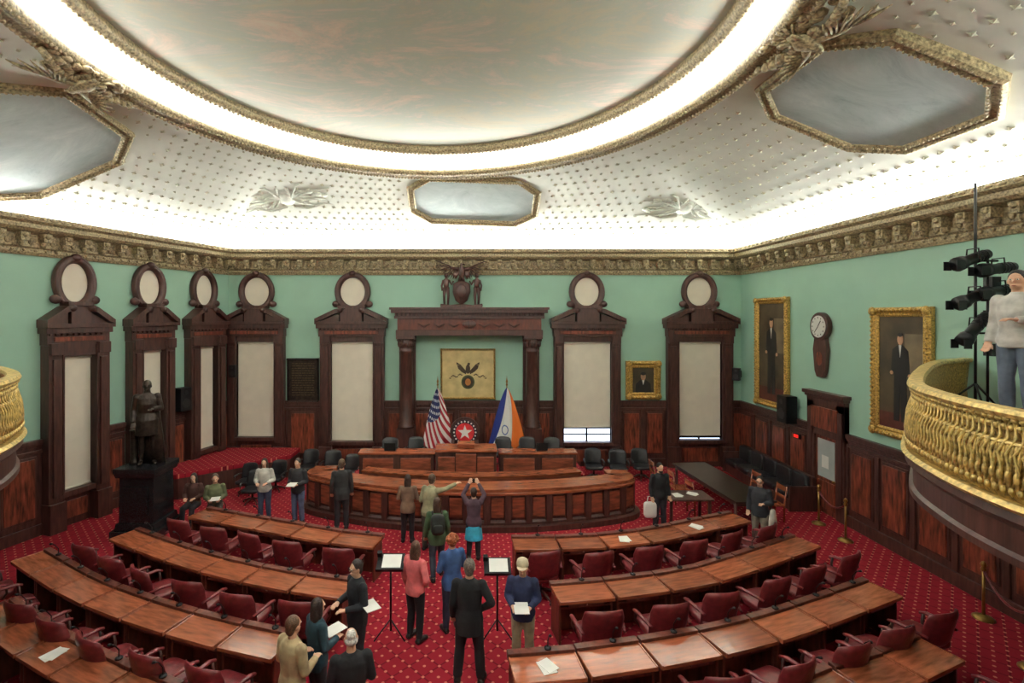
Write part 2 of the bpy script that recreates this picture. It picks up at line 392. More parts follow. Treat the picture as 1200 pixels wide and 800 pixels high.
# ---------------- windows
wi=[0]
def window(wall,xc,w=2.3,op=1.5,zb=1.0,zt=4.56,gap=0,dp=1.,oc=1.):
    p,a,L=WALLS[wall]; d=Vector((math.cos(a),math.sin(a))); q=p+d*xc; wi[0]+=1
    e=empty('window_%d'%wi[0],(q.x,q.y,0),a,kind='structure',label='tall mahogany framed window with round oculus above and drawn cream blind')
    m=MB(); h=w/2; o=op/2
    for s in (-1,1):
        x0,x1=sorted((s*o,s*h*.9)); m.b2(x0,x1,-.22*dp,0,.0,4.75); 
        xm=s*(o+h*.9)/2; ww=(h*.9-o)
        m.b2(xm-ww*.28,xm+ww*.28,-.22*dp-.06,-.2*dp,.9,4.4); m.b2(xm-ww*.5-.02,xm+ww*.5+.02,-.22*dp-.08,0,.0,.75); m.b2(xm-ww*.45,xm+ww*.45,-.22*dp-.08,0,4.5,4.8)
        m.b2(*sorted((s*o,s*(o+.05))),-.22*dp-.03,0,.9,4.6)
    m.b2(-o,o,-.2*dp,0,zt,4.8); m.b2(-o,o,-.12,0,0,zb-.12); m.b2(-o-.05,o+.05,-.3,0,zb-.14,zb)
    m.b2(-o+.12,o-.12,-.17,-.1,.2,zb-.3,1)
    m.b2(-h*.92,h*.92,-.3,0,4.75,5.12); m.b2(-h*.98,h*.98,-.36,0,5.05,5.2)
    m.b2(-h*.75,h*.75,-.33,-.29,4.84,4.96,1)
    for i in range(int(h*1.8/.14)): m.b2(-h*.9+.14*i,-h*.9+.14*i+.07,-.38,-.3,4.99,5.05)
    obj('frame',m,[M_dark,M_panel],e,bevel=.012)
    m=MB(); m.b2(-h,h,-.44,0,5.2,5.3)
    for s in (-1,1):
        m.prism([(s*h,5.3),(s*h,5.4),(s*h*.45,5.74),(s*h*.3,5.78),(s*h*.3,5.62),(s*h*.42,5.6),(s*h*.8,5.36)],-.44,-.0)
        m.prism([(s*h*.9,5.3),(s*h*.35,5.58),(s*h*.35,5.3)],-.3,0)
        m.tube([(s*h*.3,-.45,5.7),(s*h*.3,0,5.7)],.09,10)
    m.b2(-h*.3,h*.3,-.36,0,5.3,5.75)
    m.box(0,-.18,5.82,h*.75,.36,.1)
    obj('pediment',m,M_dark,e)
    m=MB(); pts=[(math.cos(t*math.pi/16)*.55*oc,-.08,6.38+math.sin(t*math.pi/16)*.62) for t in range(32)]
    m.tube(pts,.11,8,closed=True); pts=[(math.cos(t*math.pi/16)*.6*oc,-.14,6.38+math.sin(t*math.pi/16)*.67) for t in range(32)]; m.tube(pts,.05,6,closed=True)
    m.ell((0,-.15,7.05),(.14,.1,.1),8); m.ell((-.6*oc,-.12,5.93),(.15,.1,.12),8); m.ell((.6*oc,-.12,5.93),(.15,.1,.12),8)
    obj('oculus_frame',m,M_dark,e)
    m=MB(); m.prism([(math.cos(t*math.pi/16)*.5*oc,6.38+math.sin(t*math.pi/16)*.57) for t in range(32)],-.05,-.01); obj('oculus_pane',m,M_blind,e)
    if gap:
        m=MB(); m.b2(-o,o,-.04,-.01,zb,zb+gap); obj('glass',m,M_glass,e)
        m=MB(); m.b2(-.03,.03,-.07,-.03,zb,zb+gap); m.b2(-o,o,-.07,-.03,zb+gap*.5-.02,zb+gap*.5+.02); m.b2(-o,o,-.09,-.03,zb+gap-.04,zb+gap+.02); obj('sash',m,M_black,e)
    m=MB(); m.b2(-o,o,-.08,-.03,zb+gap,zt); m.tube([(-o,-.09,zt-.05),(o,-.09,zt-.05)],.04,8); m.tube([(-o,-.09,zb+gap+.02),(o,-.09,zb+gap+.02)],.025,8); obj('roller_blind',m,M_blind,e)
XB=lambda px:(px-268)/31.87
for px,w,op,zb,g in ((302,2.3,1.35,1.1,0),(414,2.6,1.52,.95,0),(687,2.7,1.72,.92,.5),(818,2.65,1.55,1.0,.12)): window('back',XB(px),w,op,zb,4.56,g)
def XL(Y): return (Y+1.5)/math.sin(ANG_L)
LW=(13.2,15.2,17.1)
for Y,w_,o_ in zip(LW,(1.68,1.55,1.6),(.8,.74,.74)): window('left',XL(Y),w_,o_,.95,4.45,0,1.5,.8)
def wains(wall,segs,ht=2.36):
    p,a,L=WALLS[wall]; m=MB()
    for x0,x1 in segs:
        m.b2(x0,x1,-.06,0,0,ht); m.b2(x0,x1,-.1,0,ht-.3,ht-.22); m.b2(x0,x1,-.13,0,ht-.08,ht+.04); m.b2(x0,x1,-.1,0,ht-.14,ht-.08)
        n=max(1,round((x1-x0)/.95)); w=(x1-x0)/n
        if x1-x0<.3: continue
        for i in range(n):
            c=x0+w*(i+.5); hw=w*.32
            m.b2(c-hw-.05,c+hw+.05,-.085,-.05,.42,ht-.36); m.b2(c-hw,c+hw,-.11,-.05,.48,ht-.42,1)
            m.b2(x0+w*i-.06,x0+w*i+.06,-.1,0,.3,ht-.3)
    trim(m,[M_dark,M_panel],(p.x,p.y,0),a,'mahogany panelled wainscot',bevel=.012)
    m=MB()
    for x0,x1 in segs: m.b2(x0,x1,-.12,0,0,.28)
    obj('baseboard_'+wall,m,M_dark,loc=(p.x,p.y,0),rz=a,kind='structure',label='dark mahogany baseboard',bevel=.01)
wb=[]
edges=[0]+sum([[XB(c)-w*.45,XB(c)+w*.45] for c,w in ((302,2.3),(414,2.6),(687,2.7),(818,2.65))],[])+[18.85]
for i in range(0,len(edges),2): 
    if edges[i+1]-edges[i]>.1: wb.append((edges[i],edges[i+1]))
wains('back',wb)
wains('right',[(0,3.72),(5.2,19.7)])
le=[XL(4)]+sum([[XL(Y)-.74,XL(Y)+.74] for Y in LW],[])+[LEN_L]
wains('left',[(le[i],le[i+1]) for i in range(0,len(le),2)])
e=empty('door_1',(10,13.74,0),-math.pi/2,kind='structure',label='mahogany door with moulded surround')
m=MB()
for s in (-1,1): m.b2(*sorted((s*.42,s*.72)),-.14,0,0,3.1); m.b2(*sorted((s*.5,s*.66)),-.17,-.13,.4,2.9)
m.b2(-.72,.72,-.14,0,2.15,3.2); m.b2(-.75,.75,-.19,0,3.2,3.28); m.b2(-.8,.8,-.24,0,3.28,3.38); m.b2(-.5,.5,-.18,-.13,2.35,2.95,1)
obj('frame',m,[M_dark,M_panel],e,bevel=.01)
m=MB(); m.b2(-.42,.42,-.08,0,0,2.15); m.b2(-.32,.32,-.11,-.05,.15,.9); obj('door_leaf',m,M_panel,e,bevel=.01)
m=MB(); m.b2(-.32,.32,-.1,-.06,1.0,2.05); obj('glass_panel',m,mat('frosted_glass',(170,180,178),.3,0,3,.05),e)
m=MB(); m.ell((.36,-.15,1.0),(.03,.05,.03),10); obj('knob',m,M_brass,e)
m=MB(); m.b2(-.13,.13,-.005,0,-.17,.17); 
obj('paper_notice',m,M_white,loc=(9.88,13.74,1.45),rz=-math.pi/2,label='blank white paper notice taped to the door',category='notice')
m=MB(); m.b2(-.14,.14,-.06,0,-.07,.07); m.b2(-.1,.1,-.07,-.06,-.045,.045,1)
obj('exit_sign',m,[M_black,mat('exit_red',(200,30,25),.4,emit=(255,40,30),es=.8)],loc=(9.86,14.85,1.9),rz=-math.pi/2,label='small illuminated red sign beside the door',category='sign')
# portico
e=empty('portico',(0,18.18,0),label='mahogany portico with columns and entablature on green wall',category='portico')
for s in (-1,1):
    m=MB(); x=s*2.26
    m.box(x,-.4,.85,.62,.62,1.3); m.box(x,-.4,.15,.7,.7,.3)
    m.lathe([(.3,1.5),(.3,1.58),(.26,1.62),(.27,1.7),(.235,1.76),(.245,2.6),(.22,4.2),(.24,4.22),(.24,4.26),(.21,4.3),(.24,4.45),(.32,4.66)],x,-.4,0,20)
    for i in range(10):
        a=i*math.pi/5; m.ell((x+.26*math.cos(a),-.4+.26*math.sin(a),4.5),(.06,.06,.13),8)
        m.ell((x+.3*math.cos(a),-.4+.3*math.sin(a),4.63),(.05,.05,.05),6)
    m.box(x,-.4,4.74,.66,.66,.12)
    obj('column',m,M_dark,e)
    m=MB(); m.b2(x-.3,x+.3,-.12,0,0,4.8); m.b2(x-.2,x+.2,-.16,-.1,.9,4.5,1); obj('pilaster',m,[M_dark,M_panel],e,bevel=.01)
m=MB(); m.b2(-2.6,2.6,-.7,0,4.8,5.0); m.b2(-2.55,2.55,-.66,0,5.0,5.4,1); m.b2(-2.65,2.65,-.76,0,5.4,5.5); m.b2(-2.75,2.75,-.86,0,5.6,5.72); m.b2(-2.8,2.8,-.92,0,5.72,5.8); m.b2(-2.6,2.6,-.7,0,5.5,5.6)
for i in range(36): m.b2(-2.62+.148*i,-2.62+.148*i+.08,-.8,-.1,5.5,5.6)
for i in range(7):
    x=-1.6+i*.53; m.tube([(x-.2,-.68,5.22),(x,-.7,5.12),(x+.2,-.68,5.22)],[.02,.045,.02],6)
m.ell((0,-.68,5.2),(.25,.05,.15),10)
obj('entablature',m,[M_dark,M_desk2],e,bevel=.008)
# ---------------- coat of arms
m=MB(); cx,cy,cz=-.28,17.75,5.8
e=empty('coat_of_arms',(cx,cy,cz),label='carved dark wood coat of arms with eagle and two supporters',category='sculpture')
m.rings([(0,0,.12,.06,.1),(0,0,.25,.22,.12),(0,0,.55,.32,.14),(0,0,.85,.3,.13),(0,0,.95,.12,.08)],14); m.ell((0,-.12,.58),(.2,.05,.26),12); obj('shield',m,M_dark,e)
m=MB(); eagle(m,Matrix.Translation((0,0,1.2)),0,.85,.6); obj('eagle',m,M_dark,e)
for s in (-1,1):
    m=MB(); x=s*.55
    m.rings([(x,0,.7,.09,.07),(x,0,.85,.1,.07),(x,0,.98,.12,.07),(x,0,1.03,.05,.05),(x,0,1.08,.05,.05)],10); m.ell((x,-.01,1.15),(.07,.07,.09),10)
    m.tube([(x-.05,0,.72),(x-.07,0,.42),(x-.06,0,.1)],[.07,.05,.04],8); m.tube([(x+.05,0,.72),(x+.07,-.03,.42),(x+.06,0,.1)],[.07,.05,.04],8)
    m.tube([(x-s*.1,0,.98),(x-s*.2,-.04,.82),(x-s*.26,-.06,.95)],[.04,.035,.03],8); m.tube([(x+s*.1,0,.98),(x+s*.16,0,.78),(x+s*.14,-.05,.6)],[.04,.035,.03],8)
    obj('supporter_figure',m,M_dark,e)
m=MB(); m.tube([(-.75,0,.1),(-.4,-.05,.02),(0,-.05,.08),(.4,-.05,.02),(.75,0,.1)],[.04,.07,.06,.07,.04],8); m.box(0,0,.04,1.5,.25,.08); obj('ribbon_base',m,M_dark,e)
# ---------------- pictures
def picture(label,wall,xc,z0,z1,w,prof,fig,bg,framem=M_gold,name='framed_portrait',cat='painting',fw=.2):
    p,a,L=WALLS[wall]; d=Vector((math.cos(a),math.sin(a))); nrm=Vector((math.sin(a),-math.cos(a))); q=p+d*xc+nrm*.02
    e=empty(name,(q.x,q.y,(z0+z1)/2),a,label=label,category=cat); H=(z1-z0)/2-fw; W=w/2-fw
    m=MB(); m.b2(-W-.02,W+.02,-.05,0,-H-.02,H+.02,0); mats=[bg]
    fig(m,mats,W,H); obj('canvas',m,mats,e)
    m=MB(); poly=[(W,-H),(W,H),(-W,H),(-W,-H)]
    m.frame(poly,[(0,0),(0,.07),(fw*.2,.1),(fw*.4,.07),(fw*.7,.14),(fw,.09),(fw,0)],lambda x,z,dd:(x,-dd,z))
    for (A,B) in zip(poly,poly[1:]+poly[:1]):
        A=Vector(A);B=Vector(B);L2=(B-A).length;dd=(B-A)/L2;nn=Vector((dd.y,-dd.x)); k=max(3,int(L2/(fw*.5)))
        for j in range(k+1):
            w_=A+dd*(j*L2/k)+nn*fw*.7; m.ell((w_.x,-.12,w_.y),(fw*.2,.035,fw*.2),8)
    for x,z in poly: m.ell((x*1+math.copysign(fw*.6,x),-.13,z+math.copysign(fw*.6,z)),(fw*.5,.05,fw*.5),8)
    obj('frame',m,framem,e); return e
M_pbg=mat('portrait_ground',(74,62,44),.5,0,1.5,.4); M_psuit=mat('portrait_suit',(24,22,22),.5); M_pface=mat('portrait_skin',(196,150,118),.5); M_psky=mat('portrait_sky',(112,98,76),.5,0,2,.3); M_pred=mat('portrait_red',(90,42,32),.5)
def oval(cx,cz,rx,rz,n=20): return [(cx+rx*math.cos(2*math.pi*i/n),cz+rz*math.sin(2*math.pi*i/n)) for i in range(n)]
def fig_full(m,mats,W,H):
    mats+= [M_psuit,M_pface,M_psky,M_pred,M_white]
    m.b2(-W,W,-.052,-.05,-H,-H*.72,4); m.b2(W*.2,W*.98,-.053,-.05,0,H*.7,3)
    m.prism([(-.3*W,-H*.85),(-.28*W,0),(-.42*W,.05*H),(-.36*W,.42*H),(-.1*W,.5*H),(.12*W,.5*H),(.36*W,.4*H),(.44*W,0),(.28*W,-.05*H),(.3*W,-H*.85),(.05*W,-H*.85),(0,-.2*H),(-.05*W,-H*.85)],-.058,-.05,1)
    m.prism(oval(0,.6*H,.13*W,.1*H),-.06,-.05,2); m.prism(oval(0,.68*H,.12*W,.035*H),-.062,-.05,1)
    m.prism([(-.06*W,.5*H),(.06*W,.5*H),(0,.28*H)],-.062,-.05,5); m.prism(oval(-.4*W,.0,.07*W,.035*H),-.062,-.05,2); m.prism(oval(.42*W,-.03*H,.07*W,.035*H),-.062,-.05,2)
def fig_bust(m,mats,W,H):
    mats+=[M_psuit,M_pface,M_white]
    m.prism([(-.75*W,-H),(-.7*W,-.3*H),(-.3*W,0),(.3*W,0),(.7*W,-.3*H),(.75*W,-H)],-.058,-.05,1)
    m.prism(oval(0,.3*H,.24*W,.32*H),-.062,-.05,2); m.prism(oval(0,.53*H,.26*W,.14*H),-.064,-.05,1); m.prism([(-.12*W,.0),(.12*W,0),(0,-.4*H)],-.064,-.05,3)
picture('full-length portrait of a man in dark coat, gilt frame','right',18.2-16.27,2.5,6.1,1.75,None,fig_full,M_pbg,fw=.2)
picture('full-length portrait of a standing man against sky, gilt frame','right',18.2-11.4,2.65,5.7,1.6,None,fig_full,M_pbg,fw=.22)
picture('small bust portrait of a man in an ornate gilt frame','back',XB(753),2.45,3.85,1.27,None,fig_bust,M_pbg,fw=.25)
def fig_none(m,mats,W,H):
    mats+=[mat('plaque_letter',(96,80,58),.4,.5)]
    for i in range(14):
        x=-W*.8
        while x<W*.75:
            l=R.uniform(.05,.14); m.b2(x,min(x+l,W*.8),-.058,-.05,H*.8-i*H*.12,H*.8-i*H*.12+.03,1); x+=l+.03
picture('dark bronze wall plaque with raised lettering lines','back',XB(356),2.35,3.95,1.15,None,fig_none,M_bronze,M_bronze,'wall_plaque','plaque',.06)
M_silk=mat('yellow_silk',(200,180,126),.6,0,3,.14,.1); M_ink=mat('banner_brown',(66,50,30),.6,0,8,.2); M_laur=mat('banner_green',(74,82,48),.6)
def fig_banner(m,mats,W,H):
    mats+=[M_ink,M_laur,mat('banner_orange',(176,110,50),.6)]
    m.prism(oval(0,-.35*H,.26*W,.3*H),-.056,-.05,2); m.prism(oval(0,-.35*H,.2*W,.23*H),-.058,-.05,1); m.prism(oval(0,-.35*H,.11*W,.15*H),-.06,-.05,3)
    for s in (-1,1):
        m.prism([(s*.05*W,.1*H),(s*.3*W,.4*H),(s*.42*W,.36*H),(s*.38*W,.22*H),(s*.25*W,.08*H),(s*.08*W,-.02*H)],-.058,-.05,1)
        m.prism([(s*.3*W,.4*H),(s*.45*W,.5*H),(s*.44*W,.38*H)],-.058,-.05,1)
        for i in range(9):
            m.prism(oval(s*(.25+.055*i)*W,(-.05+.05*math.sin(i*1.3)-.012*i)*H,.045*W,.02*H),-.058,-.05,1)
    m.prism(oval(0,.2*H,.09*W,.2*H),-.06,-.05,1); m.prism(oval(.03*W,.42*H,.055*W,.055*H),-.06,-.05,1)
picture('yellow silk banner with eagle and seal in thin frame','back',8.85-.05,2.46,4.3,2.0,None,fig_banner,M_silk,M_gold,'framed_banner','banner',.06)
# clock
e=empty('wall_clock',(9.98,13.95,4.7),-math.pi/2,label='round-faced wooden pendulum wall clock',category='clock')
m=MB(); m.prism(oval(0,.5,.36,.4,28),-.14,0); m.prism([(-.2,.25),(-.27,-.15),(-.2,-.75),(-.12,-.92),(.12,-.92),(.2,-.75),(.27,-.15),(.2,.25)],-.12,0); obj('case',m,M_dark,e,bevel=.015)
m=MB(); m.prism(oval(0,.5,.28,.31,28),-.155,-.14); obj('clock_face',m,M_white,e)
m=MB()
for i in range(12):
    a=i*math.pi/6; m.box(.23*math.sin(a),-.16,.5+.25*math.cos(a),.02,.006,.04)
m.prism([(-.012,.5),(.012,.5),(.12,.66),(.1,.67)],-.165,-.158); m.prism([(-.01,.5),(.01,.49),(-.14,.32),(-.15,.33)],-.165,-.158); obj('clock_hands',m,M_black,e)
m=MB(); m.prism(oval(0,-.4,.12,.2),-.13,-.12); obj('pendulum_window',m,M_panel,e)
def speaker(loc,rz,s=1,lab='black loudspeaker mounted on the green wall'):
    e=empty('loudspeaker',loc,rz,label=lab,category='speaker')
    m=MB(); m.box(0,-.25,0,.42*s,.32*s,.75*s); obj('cabinet',m,M_black,e,bevel=.02)
    m=MB(); m.prism(oval(0,-.12*s,.15*s,.15*s),-.25-.17*s,-.25-.16*s); m.prism(oval(0,.22*s,.07*s,.07*s),-.25-.17*s,-.25-.16*s); obj('driver',m,M_blk,e)
    m=MB(); m.b2(-.04,.04,-.12,-.01,-.08,.08); m.box(0,-.02,0,.2,.02,.25); obj('bracket',m,M_black,e)
def onleft(Y): return -8.85-.3465*(18.2-Y)
speaker((onleft(16.15)+.02,16.15,2.8),ANG_L,1.0); speaker((-8.55,18.17,3.5),0,.6); speaker((9.8,18.0,3.4),-.8,.6); speaker((9.97,15.15,2.65),-math.pi/2,1.1)
# ---------------- flags
def flagmat(kind):
    m=bpy.data.materials.new('flag_'+kind); m.use_nodes=True; nt=m.node_tree; b=nt.nodes['Principled BSDF']; b.inputs['Roughness'].default_value=.6
    uv=nt.nodes.new('ShaderNodeUVMap'); uv.uv_map='UVMap'; sp=nt.nodes.new('ShaderNodeSeparateXYZ'); nt.links.new(uv.outputs[0],sp.inputs[0])
    def mth(op,a,b_=None):
        x=nt.nodes.new('ShaderNodeMath'); x.operation=op
        for i,v in enumerate((a,b_)):
            if v is None: continue
            if isinstance(v,(int,float)): x.inputs[i].default_value=v
            else: nt.links.new(v,x.inputs[i])
        return x.outputs[0]
    def mix(f,a,c):
        x=nt.nodes.new('ShaderNodeMix'); x.data_type='RGBA'; nt.links.new(f,x.inputs[0])
        for i,v in ((6,a),(7,c)):
            if isinstance(v,tuple): x.inputs[i].default_value=v
            else: nt.links.new(v,x.inputs[i])
        return x.outputs[2]
    u,v=sp.outputs[0],sp.outputs[1]
    if kind=='stripes':
        st=mth('LESS_THAN',mth('FRACT',mth('MULTIPLY',mth('ADD',u,mth('MULTIPLY',v,.9)),5)),.5)
        c=mix(st,lin((225,220,215)),lin((160,34,46)))
        cant=mth('MULTIPLY',mth('GREATER_THAN',mth('SUBTRACT',v,mth('MULTIPLY',u,.3)),.38),mth('LESS_THAN',u,.66))
        vo=nt.nodes.new('ShaderNodeTexVoronoi'); vo.voronoi_dimensions='2D'; vo.inputs['Scale'].default_value=10; vo.inputs['Randomness'].default_value=0; nt.links.new(uv.outputs[0],vo.inputs['Vector'])
        c2=mix(mth('LESS_THAN',vo.outputs['Distance'],.24),lin((34,44,92)),lin((230,230,230)))
        c=mix(cant,c,c2)
    else:
        c=mix(mth('GREATER_THAN',mth('ADD',u,mth('MULTIPLY',v,-.35)),.1),lin((30,48,124)),lin((225,225,220)))
        c=mix(mth('GREATER_THAN',mth('ADD',u,mth('MULTIPLY',v,-.3)),.58),c,lin((228,116,44)))
        d=mth('ADD',mth('POWER',mth('MULTIPLY',mth('SUBTRACT',u,.42),1.0),2),mth('POWER',mth('MULTIPLY',mth('SUBTRACT',v,.35),1.6),2))
        c=mix(mth('LESS_THAN',d,.016),c,lin((90,110,160))); c=mix(mth('LESS_THAN',d,.009),c,lin((225,225,220)))
    nt.links.new(c,b.inputs['Base Color']); return m
def flag(x,y,z0,kind,label,wl_=.5,wr_=.6):
    e=empty('flag',(x,y,z0),label=label,category='flag')
    m=MB(); m.tube([(0,0,.05),(0,0,2.55)],.018,8); obj('pole',m,M_brass,e)
    m=MB(); m.lathe([(.0,2.5),(.04,2.54),(.02,2.6),(.04,2.66),(.015,2.74),(.001,2.86)],n=10); obj('finial',m,M_brass,e)
    m=MB(); m.lathe([(.18,0),(.18,.03),(.08,.07),(.03,.14),(.03,.2)]); obj('base',m,M_brass,e)
    nu,nv=32,20; vs=[];uvs=[]
    for j in range(nv+1):
        v=j/nv
        wl=.02+wl_*(1-v)**.75; wr=.02+wr_*(1-v)**.75
        for i in range(nu+1):
            u=i/nu; X=-wl+(wl+wr)*u; amp=.015+.04*(1-v); z=.25+2.2*v
            vs.append((X,-.06+amp*math.sin(u*17+v*2)-.08*math.sin(u*math.pi),z+(.35*(abs(u-.45)*2)**1.3)*(1-v))); uvs.append((u,v))
    me=bpy.data.meshes.new('cloth'); fs=[(j*(nu+1)+i,j*(nu+1)+i+1,(j+1)*(nu+1)+i+1,(j+1)*(nu+1)+i) for j in range(nv) for i in range(nu)]
    me.from_pydata(vs,[],fs); ul=me.uv_layers.new(name='UVMap')
    for l in me.loops: ul.data[l.index].uv=uvs[l.vertex_index]
    for p in me.polygons: p.use_smooth=True
    me.materials.append(flagmat(kind)); o=bpy.data.objects.new('flag_cloth',me); COL.objects.link(o); o.parent=e
flag(-1.08,16.9,.6,'stripes','draped red and white striped flag with starred blue canton on pole',.5,.55)
flag(1.28,16.9,.6,'tricolor','draped blue, white and orange city flag with seal on pole',.6,.6)
# ---------------- dais
def arcobj(name,path,prof,mats,par=None,**k):
    m=MB(); m.sweep(path,prof,1); return obj(name,m,mats,par,**k)
m=MB(); m.b2(-3.6,3.6,15.3,17.4,0,.6); m.b2(-3.6,3.6,15.28,15.3,.0,.55,1); obj('dais_platform',m,[M_carpet,M_dais],label='raised red-carpeted speaker platform with wood riser',category='platform')
path=catmull([(-4.5,14.7),(-4.4,13.95),(-2.3,13.05),(0,12.75),(2.3,12.9),(4.3,13.5),(4.5,14.3)],10)
e=empty('curved_dais_desk',label='long curved mahogany dais desk with panelled front',category='desk')
arcobj('front_panel',path,[(0,.0),(0,.98),(.1,.98),(.1,0)],M_dark,e)
m=MB(); m.sweep(path,[(-.06,.98),(-.06,1.05),(.6,1.05),(.6,.98)],1); m.sweep(path,[(-.1,.9),(-.1,.96),(0,.98),(0,.88)],1); obj('countertop',m,M_desk,e,bevel=.01)
m=MB(); m.sweep(path,[(-.22,0),(-.22,.14),(-.08,.14),(-.08,.2),(-.03,.24),(0,.24),(0,0)],1)
L,at=resample(path,0)
n=20
for i in range(n+1):
    p,t=at(L*i/n); a=math.atan2(t.y,t.x); M=Matrix.Translation((p.x,p.y,0))@Matrix.Rotation(a,4,'Z'); m.b2(-.08,.08,-.09,.02,.18,.9,0,M)
    if i<n:
        p,t=at(L*(i+.5)/n); a=math.atan2(t.y,t.x); M=Matrix.Translation((p.x,p.y,0))@Matrix.Rotation(a,4,'Z'); m.b2(-.16,.16,-.045,.02,.32,.82,1,M)
obj('panelling',m,[M_dark,M_dais],e)
inner=catmull([(-3.1,14.3),(-2.0,14.0),(0,13.75),(2.0,13.9),(3.2,14.2)],10)
e=empty('clerk_desk',label='inner curved mahogany clerk counter below the rostrum',category='desk')
arcobj('front_panel',inner,[(0,0),(0,1.0),(.08,1.0),(.08,0)],M_dais,e); arcobj('countertop',inner,[(-.04,1.0),(-.04,1.05),(.38,1.05),(.38,1.0)],M_desk,e)
for x0,x1 in ((-3.3,-1.05),(.9,3.2)):
    e=empty('rostrum_desk',((x0+x1)/2,14.85,0),label='raised mahogany rostrum desk with panelled front',category='desk',group='rostrum desks'); w=(x1-x0)/2
    m=MB(); m.b2(-w,w,-.05,.02,0,1.36); m.b2(-w,-w+.06,0,.4,0,1.36); m.b2(w-.06,w,0,.4,0,1.36)
    for i in range(2): m.b2(-w+.12+i*w,-.1+i*w,-.08,-.04,.7,1.25,1)
    obj('body',m,[M_dark,M_dais],e,bevel=.01)
    m=MB(); m.b2(-w-.03,w+.03,-.1,.42,1.36,1.42); obj('desktop',m,M_desk,e,bevel=.01)
e=empty('speaker_podium',(-.1,14.75,0),label='central mahogany speaker podium with stepped panels',category='podium')
m=MB(); m.b2(-.9,.9,-.15,.5,0,1.5); m.b2(-.82,-.33,-.19,-.1,.7,1.35,1); m.b2(.33,.82,-.19,-.1,.7,1.35,1); m.b2(-.91,.91,-.2,.5,.55,.62); m.b2(-.3,.3,-.25,-.1,.7,1.45,1); obj('body',m,[M_dark,M_dais],e,bevel=.012)
m=MB(); m.b2(-.92,.92,-.24,.52,1.5,1.57); m.box(0,.1,1.65,.5,.4,.12,0); obj('desktop',m,M_desk,e,bevel=.012)
pl=[(-9.75,14.8),(-8.75,14.8),(-6.1,16.9),(-6.1,17.85),(-8.75,17.85)]
m=MB(); m.prism(pl,.62,.75,0,ax='z'); m.prism([(x+(.03 if x<-7 else -.03),y+.03) for x,y in pl],0,.62,1,ax='z'); obj('platform',m,[M_carpet,M_dark],label='raised red-carpeted seating platform with dark wood sides',category='platform')
# ---------------- chairs
def make_chair(name,leather,label,group,cat='chair'):
    e=empty(name,label=label,category=cat,group=group)
    m=MB(); m.ell((0,.02,.44),(.29,.28,.065),20,.4); obj('seat',m,leather,e)
    m=MB()
    vs=[];nu,nv=12,8
    for sgn in (1,-1):
        for j in range(nv+1):
            v=j/nv
            for i in range(nu+1):
                u=i/nu*2-1; wd=.29+.02*v; x=u*wd*(1-.12*max(0,v-.75)*4*abs(u)**3); yb=-.26-.12*v+.11*u*u; z=.46+.54*v-.05*abs(u)**3*v
                th=.03*(1-abs(u)**6)*(1-(2*v-1)**8)+.008
                vs.append((x,yb+sgn*th,z))
    N=(nu+1)*(nv+1); fs=[]
    for j in range(nv):
        for i in range(nu):
            a=j*(nu+1)+i; fs+=[(a,a+1,a+nu+2,a+nu+1),(N+a+nu+1,N+a+nu+2,N+a+1,N+a)]
    for i in range(nu): fs+=[(i+1,i,N+i,N+i+1)]; b_=nv*(nu+1)+i; fs+=[(b_,b_+1,N+b_+1,N+b_)]
    for j in range(nv): a=j*(nu+1); fs+=[(a,a+nu+1,N+a+nu+1,N+a)]; a=a+nu; fs+=[(a+nu+1,a,N+a,N+a+nu+1)]
    m.add(vs,fs,0,True); obj('backrest',m,leather,e)
    for s in (-1,1):
        m=MB(); m.tube([(s*.30,-.27,.64),(s*.33,-.1,.66),(s*.34,.12,.65),(s*.33,.2,.62)],[.025,.032,.035,.028],8,flat=.7); obj('armrest',m,leather,e)
        m=MB(); m.tube([(s*.325,.15,.63),(s*.33,.17,.5),(s*.27,.12,.4)],.02,6); obj('arm_support',m,M_chr,e)
    m=MB(); m.tube([(0,0,.14),(0,0,.38)],[.035,.03],10); m.box(0,0,.38,.34,.3,.03)
    for i in range(5):
        a=2*math.pi*i/5; m.tube([(0,0,.15),(math.cos(a)*.16,math.sin(a)*.16,.12),(math.cos(a)*.3,math.sin(a)*.3,.07)],[.035,.028,.02],6); m.ell((math.cos(a)*.3,math.sin(a)*.3,.03),(.03,.03,.03),8)
    obj('swivel_base',m,M_chr,e)
    return e
red=make_chair('leather_armchair',M_redl,'dark red leather swivel armchair at a council desk','red leather council chairs')
blk=make_chair('black_armchair',M_blk,'black leather swivel armchair behind the dais','black leather chairs')
first={'r':True,'b':True}
def place(root,key,loc,rz,sc=1):
    if first[key]: first[key]=False; root.location=loc; root.rotation_euler=(0,0,rz); root.scale=(sc,sc,sc); return root
    return copy_thing(root,loc,rz,(sc,sc,sc))
for x,y in ((-2.6,16.0),(-1.8,16.1),(1.1,16.1),(1.9,16.1),(2.7,16.0)): place(blk,'b',(x,y,.6),math.pi+R.uniform(-.2,.2),.9)
for x,y in ((-5.4,16.6),(-4.6,16.5),(-3.9+.05,16.1-.1),(4.2,16.7),(5.0,16.6),(5.8,16.7)): place(blk,'b',(x,y,0),math.pi+R.uniform(-.2,.2),.95)
for x,y in ((-6.9,15.3),(-6.1,15.6),(-6.4,14.6)): place(blk,'b',(x,y,0),math.pi+R.uniform(-.2,.2),.88)
e=empty('speaker_chair',(-.15,16.35,.6),label='high-backed speaker chair with round emblem, white star on red disc',category='chair')
m=MB(); m.ell((0,-.05,.5),(.36,.32,.09),20,.4); obj('seat',m,M_redl,e)
m=MB(); m.b2(-.38,.38,.25,.33,.1,.95); m.prism(oval(0,1.0,.5,.5,28),.25,.33); 
